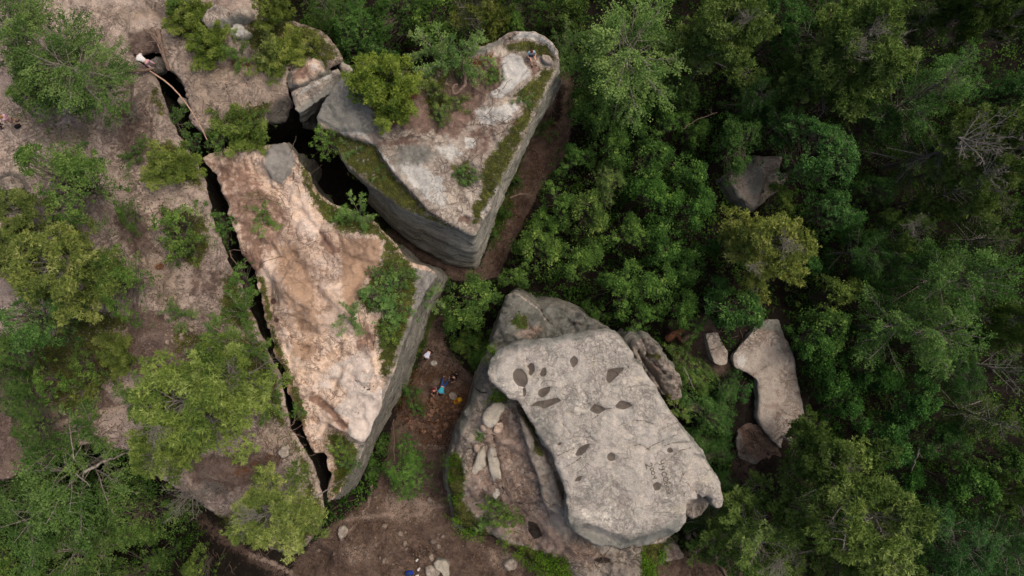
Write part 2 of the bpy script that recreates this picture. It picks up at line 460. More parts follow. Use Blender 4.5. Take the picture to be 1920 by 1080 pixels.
def resample(pts, sp, closed=True):
    out = []
    n = len(pts)
    for i in range(n if closed else n - 1):
        a = np.array(pts[i]); b = np.array(pts[(i + 1) % n])
        L = np.hypot(*(b - a)[:2]); k = max(1, int(round(L / sp)))
        for j in range(k): out.append(a + (b - a) * j / k)
    return np.array(out)

def chaikin(p):
    q = []
    n = len(p)
    for i in range(n):
        a, b = p[i], p[(i + 1) % n]
        q.append(a * 0.88 + b * 0.12); q.append(a * 0.12 + b * 0.88)
    return np.array(q)

def rock(name, mat, top, surf, zb, flare=0.3, sp=0.16, masks={}, rnd=0.5, rough=0.12, wall=0.22, rings=None, edge_drop=0.25, seed=0, parent=None, smooth=True, strata=1.0, bulge=0.0, lip=0.0, rim=0.42):
    # outline: each point (px,py) or (px,py,bottom_px,bottom_py)
    P = []
    cl = np.array([(t[0], t[1]) for t in top], float)
    area = 0.5 * np.sum(cl[:, 0] * np.roll(cl[:, 1], -1) - np.roll(cl[:, 0], -1) * cl[:, 1])
    if area > 0: top = top[::-1]                    # counter-clockwise in world space
    n = len(top)
    for t in top:
        z = surf.zn if surf.zf is None else float(surf.zf(np.array(float(t[0])), np.array(float(t[1]))))
        x, y = W(t[0], t[1], z); P.append((x, y))
    P = np.array(P)
    B = np.zeros((n, 2)); LP = np.zeros((n, 1))
    for i, t in enumerate(top):
        if len(t) == 3: LP[i] = t[2]
        elif lip and len(t) == 2: LP[i] = lip
        if len(t) > 3: B[i] = W(t[2], t[3], max(zb, 0) if zb < 0 else zb)
        else:
            d = P[(i + 1) % n] - P[i - 1]; nn = np.array([d[1], -d[0]]) / (np.hypot(*d) + 1e-9)
            B[i] = P[i] + nn * flare
    C = chaikin(np.hstack([P, B, LP]))
    R = resample(C, sp)
    N = len(R)
    tp, bt, lp = R[:, :2].copy(), R[:, 2:4].copy(), R[:, 4].copy()
    d = np.roll(tp, -1, 0) - np.roll(tp, 1, 0); nrm = np.stack([d[:, 1], -d[:, 0]], 1) / (np.hypot(d[:, 0], d[:, 1])[:, None] + 1e-9)
    k = np.array([np.ones(9) / 9]).ravel()
    for c in (0, 1): nrm[:, c] = np.convolve(np.concatenate([nrm[-4:, c], nrm[:, c], nrm[:4, c]]), k, 'valid')
    nrm /= np.hypot(nrm[:, 0], nrm[:, 1])[:, None] + 1e-9
    off = rough * 2 * fbm(tp[:, 0] + seed * 3, tp[:, 1], 0.9, 4, seed) + rough * 1.0 * fbm(tp[:, 0], tp[:, 1] + seed, 3.2, 3, seed + 1)
    tp += nrm * off[:, None]
    # interior points on a jittered hex grid
    lo, hi = tp.min(0), tp.max(0)
    gx, gy = np.meshgrid(np.arange(lo[0], hi[0], sp), np.arange(lo[1], hi[1], sp * 0.87))
    gx = gx + (np.arange(gx.shape[0]) % 2)[:, None] * sp * 0.5
    r_ = np.random.default_rng(seed + 5)
    gx = gx + (r_.random(gx.shape) - .5) * sp * .3; gy = gy + (r_.random(gy.shape) - .5) * sp * .3
    gx, gy = gx.ravel(), gy.ravel()
    poly = [tuple(p) for p in tp]
    ins = inside(gx, gy, poly); gx, gy = gx[ins], gy[ins]
    # distance to the outline, brute force in chunks
    step = tp[::2]
    dist = np.full(len(gx), 1e9)
    for i in range(0, len(step), 40):
        q = step[i:i + 40]
        dist = np.minimum(dist, np.min(np.hypot(gx[:, None] - q[None, :, 0], gy[:, None] - q[None, :, 1]), 1))
    keep = dist > sp * 0.75
    gx, gy, dist = gx[keep], gy[keep], dist[keep]
    co = [Vector(p) for p in tp] + [Vector((a, b)) for a, b in zip(gx, gy)]
    edges = [(i, (i + 1) % N) for i in range(N)]
    v2, _, f2, ov, _, _ = geometry.delaunay_2d_cdt(co, edges, [], 1, 1e-5)
    nv = len(v2)
    vx = np.array([v[0] for v in v2]); vy = np.array([v[1] for v in v2])
    orig_dist = np.concatenate([np.zeros(N), dist])
    dd = np.zeros(nv); ring0 = np.zeros(N, int)
    for i, o in enumerate(ov):
        for a in o:
            dd[i] = orig_dist[a]
            if a < N: ring0[a] = i
    z = surf.h(vx, vy)
    drop = edge_drop * (1 - np.clip(dd / rnd, 0, 1)) ** 2 * np.clip(1 + 3.2 * fbm(vx, vy, 1.4, 3, 3), .1, 2.4)
    z = z - drop
    px, py = PX(vx, vy, z)
    verts = [np.stack([vx, vy, z], 1)]
    faces3 = np.array([f for f in f2 if len(f) == 3], np.int32)
    ztop = z[ring0]
    K = rings or max(6, int((ztop.mean() - zb) / 0.22))
    arc = np.arange(N) * sp
    prev = ring0; quads = []
    side = [np.clip((1 - dd / (rnd * 0.6)), 0, 1) * 0.42]
    pxs, pys = [px], [py]
    base = nv
    tt = np.linspace(0, 1, K + 1)[1:]
    for t in tt:
        zz = ztop + (zb - ztop) * t
        xy = tp + (bt - tp) * t + nrm * (bulge * math.sin(t * math.pi))
        xy = xy - nrm * (lp * min(1, t * 9))[:, None]
        led = fbm(zz * 1.1 * strata + 0.15 * tp[:, 0], arc * 0.05, 1.0, 2, seed + 1) * 1.6 + fbm(arc * 0.45, zz * 0.6, 1.0, 4, seed + 2) * 1.4
        led = led + 0.5 * (fbm(tp[:, 0] * 3, tp[:, 1] * 3 + zz * 2.5, 1.0, 3, seed + 3))
        q_ = fbm(zz * 0.55 + 0.10 * tp[:, 0] + 0.08 * tp[:, 1], arc * 0.10, 1.0, 3, seed + 4) * 9; fq = np.floor(q_)
        led = led * .7 + (fq + sstep(.3, .5, q_ - fq)) * .33
        q2 = fbm(arc * 0.30, zz * 0.12, 1.0, 3, seed + 5) * 6; f2_ = np.floor(q2)
        led = led + (f2_ + sstep(.4, .5, q2 - f2_)) * .45
        xy = xy + nrm * (wall * led * min(1, t * 6))[:, None]
        verts.append(np.stack([xy[:, 0], xy[:, 1], zz], 1))
        idx = base + np.arange(N); base += N
        quads.append(np.stack([prev, idx, np.roll(idx, -1), np.roll(prev, -1)], 1))
        prev = idx
        side.append(np.ones(N)); a, b = PX(xy[:, 0], xy[:, 1], zz); pxs.append(a); pys.append(b)
    verts = np.concatenate(verts)
    sidev = np.concatenate(side); pxa = np.concatenate(pxs); pya = np.concatenate(pys)
    lev = np.zeros(len(pxa)); 
    if surf.ter:
        lv = level_of(verts[:nv, 0], verts[:nv, 1], surf.ter); lv = np.floor(lv + .52)
        lev[:nv] = (np.sin(lv * 12.9898 + 4.1) * 43758.5453) % 1.0 - .5
    at = {'m_side': sidev, 'm_lev': lev}
    for mk in MASKS:
        v = mask_of(pxa[:nv], pya[:nv], masks[mk]) if mk in masks else np.zeros(nv)
        w = np.zeros(len(pxa)); w[:nv] = v
        if mk + '_wall' in masks: w[nv:] = mask_of(pxa[nv:], pya[nv:], masks[mk + '_wall'])
        at[mk] = w
    c = verts.mean(0); loc = np.array([c[0], c[1], zb])
    me = np_mesh(name, verts - loc, [faces3, np.concatenate(quads)], mat, smooth, at)
    o = link(name, me, parent, tuple(loc))
    return o

# ------------------------------------------------------------------ ground
g_mods = [('e', (1150, 1110, 260, 150), 4.6), ('p', [(1290, 560), (1480, 580), (1530, 800), (1480, 900), (1370, 930), (1310, 800)], 2.9, 45), ('e', (720, 1040, 220, 90), 1.0), ('e', (1290, 610, 70, 50), 1.2),
          ('e', (200, 1000, 200, 90), -1.5), ('e', (1420, 900, 80, 60), 1.5), ('l', [(1000, 230), (960, 380), (920, 500)], -0.35, 40),
          ('e', (810, 775, 60, 40), 0.5), ('l', [(600, 1045), (540, 1080), (500, 1140)], -1.0, 40)]
ground_s = Surf(0.0, None, g_mods, [(0.12, 1.0, 1), (0.7, 0.55, 2), (2.0, 0.25, 3)], ('r', .6, .4))
path1 = [(1040, 120), (1068, 130), (1078, 200), (1062, 290), (1015, 350), (990, 400), (955, 470), (935, 520), (880, 528), (820, 520), (770, 495), (700, 440), (740, 430), (860, 498), (900, 500), (925, 440), (945, 380), (960, 320), (985, 240), (1010, 190)]
path2 = [(820, 540), (850, 590), (830, 640), (870, 690), (900, 720), (880, 770), (860, 830), (845, 900), (860, 1000), (1000, 1010), (1130, 1080), (1400, 1000), (1400, 1300), (430, 1300), (560, 1045), (620, 985), (700, 930), (725, 860), (735, 800), (765, 740), (790, 670)]
g_masks = {
    'm_soil': [('p', path1, 7), ('p', path2, 9), ('l', [(330, 940), (420, 1010), (520, 1070), (560, 1120)], 18, 0.6), ('p', [(1250, 600), (1335, 590), (1380, 700), (1300, 720), (1260, 680)], 10, 0.8),
               ('p', [(1370, 840), (1400, 830), (1430, 900), (1390, 940), (1350, 890)], 12, 0.55)],
    'm_pale': [('l', [(640, 975), (740, 965), (830, 950)], 8, 0.62), ('l', [(470, 1040), (520, 1060), (560, 1085)], 7, 0.7), ('l', [(700, 900), (690, 950), (665, 985), (640, 1010)], 3, 0.7),
               ('p', [(690, 920), (760, 900), (840, 930), (820, 990), (720, 1000)], 30, 0.58), ('p', [(880, 1010), (960, 1030), (1000, 1070), (930, 1080)], 16, 0.6), ('p', [(620, 1000), (700, 1010), (720, 1060), (640, 1080)], 24, 0.52), ('l', [(780, 835), (830, 840), (858, 800)], 8, .6)],
    'm_moss': [('p', [(760, 560), (800, 520), (830, 545), (800, 640), (770, 700), (745, 760), (735, 700)], 10, 0.9), ('p', [(860, 640), (960, 620), (930, 700), (890, 700)], 15, 0.7),
               ('p', [(930, 350), (990, 250), (960, 400), (920, 470)], 8, 0.8)],
    'm_dark': [('p', [(1040, 150), (1070, 150), (1060, 230), (1015, 260)], 14, .62), ('p', [(760, 470), (850, 505), (830, 515), (770, 490)], 8, .6), ('p', [(600, 960), (660, 930), (700, 940), (640, 1000)], 14, .5), ('p', [(740, 1010), (850, 1010), (840, 1050), (760, 1060)], 16, .5)],
}
def axis(a, b, sp, far):
    mid = np.arange(a, b + sp, sp)
    g = []; s = sp; x = b
    while x < far: s *= 1.25; x += s; g.append(x)
    g = np.array(g)
    return np.concatenate([(a - (g - b))[::-1], mid, g])
xs, ys = axis(-46, 46, 0.24, 500), axis(-27, 27, 0.24, 500)
gx, gy = np.meshgrid(xs, ys)
gz = ground_s.h(gx.ravel(), gy.ravel()) + 0.3 * fbm(gx.ravel(), gy.ravel(), 1.3, 3, 4)
gpx, gpy = PX(gx.ravel(), gy.ravel(), gz)
nx, ny = len(xs), len(ys)
i0 = (np.arange(ny - 1)[:, None] * nx + np.arange(nx - 1)[None]).ravel()
at = {'m_side': np.zeros(nx * ny)}
for mk in MASKS: at[mk] = mask_of(gpx, gpy, g_masks[mk]) if mk in g_masks else np.zeros(nx * ny)
me = np_mesh('ground', np.stack([gx.ravel(), gy.ravel(), gz], 1), np.stack([i0, i0 + 1, i0 + nx + 1, i0 + nx], 1), M['floor'], True, at)
tag(link('ground', me), 'dark forest floor with reddish brown soil paths between the rocks', kind='structure')

# ------------------------------------------------------------------ the sandy plateau at the left, split off by the crevasse
plateau_s = Surf(10.0, None, [
    ('e', (395, 160, 12, 10), 0.35), ('e', (413, 158, 11, 10), 0.35), ('e', (437, 160, 11, 12), 0.3), ('e', (372, 180, 12, 10), 0.35), ('e', (402, 203, 10, 8), 0.25),
    ('l', [(285, 20), (330, 60), (350, 95), (400, 115), (430, 118)], -0.35, 18), ('l', [(145, 225), (165, 240), (172, 265)], 0.35, 16), ('e', (130, 255, 36, 26), 0.35),
    ('l', [(300, 430), (335, 500), (325, 540)], 0.3, 16), ('e', (480, 810, 60, 30), -0.3), ('p', [(500, 215), (515, 190), (540, 180), (560, 240), (480, 260)], -1.2, 6),
    ('l', [(548, 112), (545, 140), (541, 160)], -0.5, 5), ('e', (20, 720, 90, 110), -1.8), ('e', (150, 790, 120, 20), 0.2)], [(0.15, 0.7, 1), (0.9, 0.40, 2), (2.0, 0.18, 3)], ('r', .55, .25), (.22, 4, .16, 5))
PL = [(-220, -220), (465, -200), (476, 0), (486, 24), (510, 34), (533, 37), (560, 40), (590, 50), (617, 66), (630, 88), (638, 106), (626, 118), (600, 135), (573, 147), (562, 158), (547, 160),
      (541, 162), (539, 188), (520, 214), (500, 222), (470, 238), (440, 250), (410, 258), (377, 253), (362, 240), (347, 217), (353, 203), (350, 180), (343, 160), (333, 146), (318, 133),
      (303, 114), (300, 100), (282, 96), (262, 104), (256, 112), (270, 122), (283, 133), (300, 157), (308, 187), (312, 213), (330, 247), (350, 283), (370, 307), (383, 353), (393, 397),
      (407, 437), (428, 493), (457, 547), (467, 587), (480, 613), (497, 643), (510, 680), (520, 713), (530, 750), (540, 803), (563, 833), (580, 863), (593, 907), (600, 933), (608, 960),
      (600, 993), (573, 1027), (553, 1040), (523, 1037), (480, 1020), (440, 1013), (413, 977), (383, 963), (363, 945), (335, 925), (290, 893), (250, 852), (180, 832), (120, 842), (60, 880), (0, 905), (-220, 920)]
pl_moss = [
    [(283, 150), (300, 170), (310, 215), (296, 212), (284, 180)], [(282, 268), (318, 262), (352, 290), (382, 352), (330, 345), (288, 325)], [(300, 385), (385, 400), (392, 470), (370, 500), (335, 485), (305, 430)],
    [(425, 500), (457, 550), (478, 612), (450, 620), (415, 600), (412, 560)], [(440, 620), (497, 645), (512, 690), (528, 740), (538, 800), (500, 795), (465, 740), (440, 690)],
    [(540, 810), (578, 862), (606, 960), (598, 992), (552, 1038), (500, 1026), (560, 985), (575, 920), (555, 860)],
    [(315, 0), (380, 15), (375, 45), (410, 60), (430, 100), (400, 106), (355, 96), (330, 60), (318, 30)], [(470, 40), (535, 38), (592, 52), (628, 90), (634, 106), (605, 130), (575, 108), (545, 120), (505, 128), (480, 112), (455, 80)],
    [(400, 262), (500, 218), (510, 190), (470, 195), (435, 215), (400, 250)], [(65, 640), (150, 600), (235, 640), (245, 690), (200, 720), (100, 760), (55, 700)],
    [(100, 560), (230, 590), (240, 620), (120, 620)], [(330, 600), (400, 640), (330, 660)], [(380, 960), (470, 970), (520, 1030), (440, 1010)]]
pl_masks = {
    'm_moss': [('p', p, 11, 0.85) for p in pl_moss],
    'm_pale': [('p', [(330, 95), (420, 120), (480, 128), (535, 150), (538, 185), (500, 212), (430, 215), (400, 245), (370, 238), (352, 170)], 18, 0.75), ('e', (130, 255, 45, 30), 14, 0.62),
               ('p', [(150, 0), (300, 0), (310, 40), (240, 60), (160, 30)], 25, 0.6), ('p', [(255, 480), (330, 470), (345, 540), (330, 580), (290, 575)], 14, 0.68),
               ('l', [(100, 800), (160, 778), (235, 765)], 8, 0.7), ('p', [(490, 790), (540, 800), (545, 830), (520, 860), (470, 850)], 14, 0.55), ('p', [(600, 110), (585, 115), (560, 125), (548, 150), (575, 140)], 6, 0.8)],
    'm_soil': [('p', [(210, 190), (280, 180), (300, 230), (300, 290), (250, 330), (225, 300), (215, 240)], 20, 0.62), ('p', [(240, 560), (310, 590), (420, 640), (420, 690), (300, 720), (225, 690), (230, 600)], 18, 0.8),
               ('p', [(-90, 640), (80, 620), (180, 720), (225, 760), (120, 800), (140, 870), (-90, 930)], 16, 1.0), ('p', [(200, 400), (280, 400), (290, 450), (270, 520), (220, 450)], 16, 0.7), ('p', [(350, 860), (480, 840), (540, 860), (500, 900), (420, 930), (350, 900)], 18, 0.9),
               ('p', [(240, 60), (290, 50), (310, 90), (270, 120), (240, 100)], 12, 0.8), ('p', [(350, 500), (430, 500), (415, 560), (350, 560)], 12, 0.6)],
    'm_rust': [('p', [(420, 110), (470, 105), (480, 130), (440, 130)], 7, 0.7), ('p', [(420, 640), (470, 650), (480, 720), (450, 720)], 12, 0.8), ('p', [(430, 870), (520, 840), (530, 860), (470, 900), (430, 900)], 16, 0.5), ('e', (300, 500, 10, 7), 6, 0.9)],
    'm_dark': [('l', [(545, 112), (543, 140), (541, 160)], 3, 1)],
    'm_gray': [('p', [(500, 215), (515, 190), (540, 180), (545, 230), (480, 250)], 6, 0.9), ('e', (20, 350, 40, 30), 12, 0.8), ('e', (120, 770, 90, 30), 20, 0.7)],
    'm_pale_wall': [],
}
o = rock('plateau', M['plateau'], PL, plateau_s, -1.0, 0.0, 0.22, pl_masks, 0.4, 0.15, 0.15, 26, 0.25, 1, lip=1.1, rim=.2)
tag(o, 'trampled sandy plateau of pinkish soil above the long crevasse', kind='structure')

# ------------------------------------------------------------------ rock slabs
rock_tops = {}
def add_rock(key, name, label, cat, mat, top, surf, zb, masks={}, group=None, **kw):
    m = rock(name, M[mat], top, surf, zb, masks=masks, **kw)
    tag(m, label, cat, group); rock_tops[key] = surf
    return m

# long sandy block between the two crevasses
B_mods = [('p', [(497, 290), (510, 270), (530, 266), (545, 275), (553, 303), (545, 325), (527, 346), (507, 335), (496, 310)], 0.35, 2),
          ('l', [(440, 330), (500, 345), (560, 395), (600, 440), (620, 470)], -0.22, 8), ('l', [(560, 455), (600, 520), (640, 560), (655, 585)], 0.5, 26), ('l', [(505, 500), (545, 540), (580, 570), (600, 600)], 0.55, 30), ('e', (535, 540, 30, 60), 0.4), ('e', (600, 560, 14, 60), -0.35),
          ('e', (640, 480, 60, 50), -0.35), ('e', (570, 650, 36, 30), 0.55), ('e', (570, 655, 12, 10), -0.5), ('p', [(640, 705), (655, 702), (683, 722), (698, 732), (716, 718), (712, 690), (690, 640), (640, 640)], 0.28, 3),
          ('p', [(600, 770), (640, 700), (700, 735), (716, 760), (690, 830), (655, 838), (645, 800)], 0.25, 5), ('l', [(590, 750), (625, 775), (650, 810)], -0.4, 10), ('p', [(610, 800), (680, 838), (660, 905), (605, 910), (590, 862)], -1.4, 8),
          ('p', [(560, 690), (640, 700), (620, 770), (580, 760)], -0.15, 8), ('e', (735, 560, 60, 90), 0.3), ('p', [(582, 333), (640, 388), (705, 418), (690, 432), (640, 425), (590, 372)], -0.5, 4)]
B_s = Surf(9.5, None, B_mods, [(0.25, 0.5, 2), (0.9, 0.40, 3), (2.2, 0.22, 4)], ('r', .7, .30), (.30, 4, .20, 1))
B_top = [(380, 297), (392, 288), (420, 280), (470, 275), (508, 266), (530, 265), (549, 280, 1.1), (560, 305, 1.1), (583, 333, 1.1), (592, 362, 1.1), (618, 380, 1.1), (662, 395, 1.1), (707, 420, 1.0), (735, 450, .8), (765, 487, .5), (800, 500, .2), (822, 517, 834, 526),
         (800, 545, 816, 560), (784, 575, 800, 596), (770, 605, 788, 640), (754, 645, 772, 680), (740, 680, 760, 715), (726, 722, 745, 742), (710, 775, 725, 780), (690, 815, 705, 812), (672, 846, 683, 862), (655, 888, 662, 907), (632, 928, 641, 938),
         (614, 944), (609, 905), (597, 862), (578, 848), (560, 787), (547, 753), (537, 720), (530, 693), (515, 667), (507, 637), (497, 607), (487, 560), (480, 520), (464, 493), (447, 470), (433, 427), (423, 397), (418, 367), (408, 353), (400, 327)]
b_moss = [[(560, 292), (583, 333), (592, 362), (640, 392), (707, 421), (735, 450), (765, 487), (782, 515), (778, 560), (766, 605), (750, 645), (738, 690), (722, 716), (712, 700), (712, 650), (702, 610), (720, 580), (690, 590), (672, 560), (690, 525), (714, 500), (719, 452), (700, 441), (640, 438), (612, 415), (586, 378), (570, 350)],
          [(480, 515), (492, 550), (502, 600), (512, 640), (528, 690), (547, 740), (560, 785), (578, 795), (567, 745), (548, 705), (532, 665), (513, 620), (506, 570), (496, 520)], [(612, 808), (645, 815), (672, 842), (655, 895), (630, 930), (618, 930), (628, 880)],
          [(470, 385), (515, 390), (510, 425), (480, 425)]]
b_masks = {
    'm_moss': [('p', p, 7, 0.85 if i != 3 else 0.5) for i, p in enumerate(b_moss)],
    'm_gray': [('p', B_mods[0][1], 2, 1.0), ('p', [(770, 500), (828, 515), (800, 560), (770, 620), (735, 700), (700, 800), (660, 890), (640, 920), (652, 870), (690, 800), (722, 716), (750, 640), (775, 570)], 5, 0.95), ('e', (455, 365, 30, 20), 14, 0.6)],
    'm_soil': [('p', [(385, 300), (470, 290), (500, 345), (560, 400), (520, 480), (470, 495), (440, 440), (405, 350)], 20, 0.62), ('p', [(600, 430), (640, 470), (625, 480), (600, 460)], 6, 0.9), ('p', [(490, 640), (520, 640), (560, 740), (590, 850), (560, 800), (530, 730)], 8, 0.8),
               ('l', [(585, 745), (615, 765), (645, 800)], 9, 0.85), ('p', [(450, 480), (485, 450), (495, 500), (480, 515)], 6, 0.9), ('p', [(680, 600), (710, 600), (712, 640), (690, 690), (655, 690), (665, 630)], 12, 0.6)],
    'm_rust': [('p', [(640, 446), (718, 446), (714, 492), (690, 522), (672, 560), (650, 600), (640, 520)], 8, 0.85), ('p', [(505, 450), (560, 445), (590, 500), (610, 600), (600, 640), (560, 640), (520, 560)], 22, 0.7), ('e', (570, 655, 24, 22), 10, 0.8)],
    'm_pale': [('p', [(600, 690), (690, 640), (712, 690), (700, 735), (640, 740)], 14, .58), ('p', [(625, 770), (650, 740), (665, 700), (698, 735), (716, 722), (716, 760), (690, 830), (660, 840), (648, 820), (655, 790)], 4, 0.95), ('p', [(560, 550), (600, 570), (600, 600), (575, 620), (545, 580)], 14, 0.6), ('p', [(590, 700), (640, 690), (620, 740), (590, 730)], 12, 0.6),
               ('p', [(560, 370), (600, 440), (590, 470), (560, 420)], 12, 0.55)],
    'm_dark': [('e', (513, 565, 7, 8), 5, 0.8), ('e', (518, 600, 9, 7), 6, 0.7), ('l', [(650, 703), (665, 712), (690, 732), (702, 722)], 1.5, 0.8), ('l', [(560, 625), (585, 632)], 1.5, 0.6), ('l', [(660, 790), (690, 750)], 1.2, 0.6),
               ('l', [(440, 330), (480, 338), (520, 365), (560, 400), (590, 430), (610, 465)], 1.8, 0.5), ('l', [(540, 395), (570, 430), (600, 470), (650, 490)], 1.6, 0.5), ('l', [(505, 500), (545, 545), (590, 580), (600, 610)], 1.6, 0.45)],
}
add_rock('B', 'rock_slab', 'long sandy rock block with a mossy right rim between the two crevasses', 'rock', 'sandstone', B_top, B_s, -0.5, b_masks, sp=0.145, rnd=0.3, edge_drop=.18, rough=.16, seed=2, flare=0.0, wall=0.28)

# triangular rock at the top
D_mods = [('p', [(560, 225), (640, 252), (701, 271), (735, 325), (775, 365), (800, 395), (852, 427), (880, 445), (800, 440), (690, 380), (600, 290)], -0.85, 2.5),
          ('p', [(945, 105), (967, 100), (979, 108), (983, 121), (994, 132), (994, 143), (975, 154), (958, 170), (939, 185), (918, 181), (920, 173), (939, 162), (945, 148), (941, 121)], 0.22, 2),
          ('p', [(590, 220), (618, 167), (642, 140), (670, 140), (690, 190), (722, 214), (722, 236), (700, 250), (640, 248)], 0.30, 2.5), ('e', (865, 330, 30, 28), -0.45), ('l', [(770, 262), (800, 262), (835, 262)], -0.15, 6),
          ('e', (820, 300, 60, 40), 0.3), ('l', [(915, 200), (920, 240), (925, 260)], -0.15, 4), ('l', [(880, 190), (920, 215), (960, 225)], -0.15, 4), ('e', (860, 170, 60, 40), -0.3), ('l', [(848, 392), (870, 405), (885, 415)], -0.25, 5), ('l', [(950, 67), (1007, 63), (1045, 97), (1046, 130)], 0.35, 10)]
D_s = Surf(10.0, None, D_mods, [(0.25, 0.5, 3), (1.0, 0.30, 4), (2.4, 0.16, 5)], ('r', .8, .20), (.32, 4, .15, 2))
D_top = [(592, 222, 600, 262), (603, 195), (618, 167), (642, 147), (675, 138), (750, 132), (780, 124), (820, 117), (870, 98), (907, 83), (935, 68), (950, 64), (973, 56), (1007, 62), (1033, 77), (1047, 97), (1047, 130, 1045, 160), (1030, 160, 1036, 190), (1007, 206, 1013, 225),
         (993, 234, 998, 250), (977, 268, 982, 285), (960, 305, 964, 325), (940, 345, 948, 360), (922, 385, 930, 400), (905, 415, 912, 450), (889, 441, 893, 502), (870, 436, 862, 498), (847, 426, 835, 490), (800, 410, 785, 462), (750, 388, 735, 430), (722, 368, 708, 400), (697, 350, 683, 375), (665, 325), (640, 300), (620, 270), (600, 246)]
dl = [(600, 240), (640, 252), (701, 271), (735, 325), (775, 365), (800, 395), (852, 427), (800, 414), (760, 394), (722, 368), (697, 348), (660, 318), (630, 285), (606, 256)]
d_masks = {
    'm_moss': [('p', dl, 7, 0.85), ('p', [(985, 192), (962, 180), (970, 165), (1000, 150), (1020, 125), (1042, 128), (1028, 160), (1005, 206), (990, 235), (975, 265), (958, 303), (938, 345), (912, 385), (892, 425), (884, 425), (888, 385), (903, 350), (903, 312), (930, 275), (955, 240), (978, 215)], 8, 0.85),
               ('p', [(940, 85), (990, 75), (1025, 85), (1042, 108), (1030, 122), (1005, 100), (950, 95)], 5, 0.85), ('p', [(915, 125), (935, 130), (935, 155), (912, 155)], 5, 0.9), ('p', [(845, 310), (880, 300), (890, 345), (860, 350)], 8, 0.8),
               ('p', [(790, 140), (850, 135), (835, 190), (850, 225), (815, 235), (795, 190)], 10, 0.7), ('p', [(750, 130), (790, 125), (800, 140), (770, 150)], 5, 0.8)],
    'm_rust': [('p', [(690, 200), (720, 216), (770, 195), (785, 180), (790, 150), (775, 150), (740, 190)], 6, 0.85), ('p', [(700, 205), (760, 205), (770, 230), (730, 240), (700, 220)], 12, 0.65), ('p', [(800, 120), (880, 110), (930, 95), (925, 115), (870, 135), (810, 140)], 8, 0.75),
               ('e', (970, 232, 10, 8), 5, 0.8)],
    'm_soil': [('p', [(725, 240), (770, 175), (800, 160), (860, 120), (940, 100), (940, 165), (915, 180), (900, 215), (870, 245), (860, 262), (790, 250)], 10, 0.75), ('p', [(980, 110), (1010, 115), (1020, 135), (1000, 150), (990, 125)], 6, 0.7),
               ('p', [(860, 250), (900, 230), (940, 240), (920, 290), (880, 300)], 12, 0.58), ('p', [(705, 262), (770, 255), (800, 265), (770, 275), (700, 275)], 5, 0.6), ('e', (872, 412, 15, 9), 5, 0.75), ('p', [(700, 290), (760, 370), (800, 400), (760, 370)], 10, 0.7)],
    'm_pale': [('p', [(730, 300), (790, 300), (835, 330), (850, 400), (800, 385), (760, 345)], 14, 0.62), ('p', [(800, 270), (860, 265), (880, 290), (840, 310)], 12, .58), ('p', [(880, 200), (930, 190), (975, 200), (960, 235), (900, 245)], 12, .6), ('p', D_mods[1][1], 4, 1), ('p', [(930, 200), (965, 190), (972, 205), (950, 220), (930, 212)], 4, 0.85), ('p', [(870, 255), (895, 260), (890, 280), (872, 278)], 5, 0.8), ('p', [(905, 215), (935, 222), (925, 235), (905, 228)], 4, 0.7),
               ('p', [(975, 58), (1005, 62), (1035, 80), (1046, 100), (1040, 105), (1020, 82), (985, 72), (955, 76)], 3, 0.8), ('l', [(640, 250), (680, 250), (703, 275), (740, 320)], 4, 0.7), ('l', [(905, 400), (920, 380), (935, 345)], 4, 0.7)],
    'm_gray': [('p', D_mods[2][1], 5, 1), ('p', [(745, 260), (800, 265), (830, 290), (790, 320), (765, 350), (730, 310)], 18, 0.7), ('p', [(750, 385), (850, 425), (889, 437), (885, 445), (800, 420), (740, 395)], 5, 0.9), ('p', [(860, 110), (900, 90), (930, 72), (945, 80), (900, 105)], 5, 0.8),
               ('p', [(880, 140), (905, 150), (900, 190), (870, 200)], 10, 0.7)],
    'm_dark': [('e', (852, 150, 16, 12), 6, 0.8), ('l', [(701, 271), (735, 325), (775, 365), (800, 395), (852, 427)], 1.6, 0.75), ('l', [(722, 216), (722, 245), (705, 268)], 1.5, 0.7), ('e', (955, 73, 5, 3), 2, 0.9)],
}
add_rock('D', 'rock_slab', 'large triangular rock block with a pine, a mossy rim and a sharp lower point', 'rock', 'quartzite', D_top, D_s, -0.5, d_masks, sp=0.14, rnd=0.28, edge_drop=.15, rough=.14, seed=3, flare=0.1, wall=0.28)

# slab leaning in the gap beside the triangular rock, and the reddish one before it
C2_s = Surf(10.3, None, [('l', [(560, 190), (600, 165), (640, 140)], -0.5, 20)], [(0.8, 0.3, 1), (2.4, 0.14, 2)], None, (.5, 4, .14, 3))
add_rock('C2', 'boulder', 'long grey slab lying in the gap left of the triangular rock', 'boulder', 'quartzite', [(545, 173), (560, 163), (593, 143), (627, 122), (636, 130), (633, 148), (614, 168, 614, 172), (575, 196, 582, 212), (558, 212, 566, 232), (549, 198)], C2_s, 3.0,
         {'m_gray': [('l', [(560, 215), (600, 185), (640, 150)], 16, 0.8)], 'm_pale': [('l', [(560, 175), (600, 152), (625, 135)], 7, 0.6)]}, sp=0.11, rnd=0.45, edge_drop=0.3, seed=4, wall=.35, rough=.15)  # pale upper and grey lower side: lit and shaded faces put into colour
C1_s = Surf(10.75, None, [('l', [(572, 128), (576, 150)], -0.2, 4)], [(1.5, 0.35, 1), (3, 0.08, 2)])
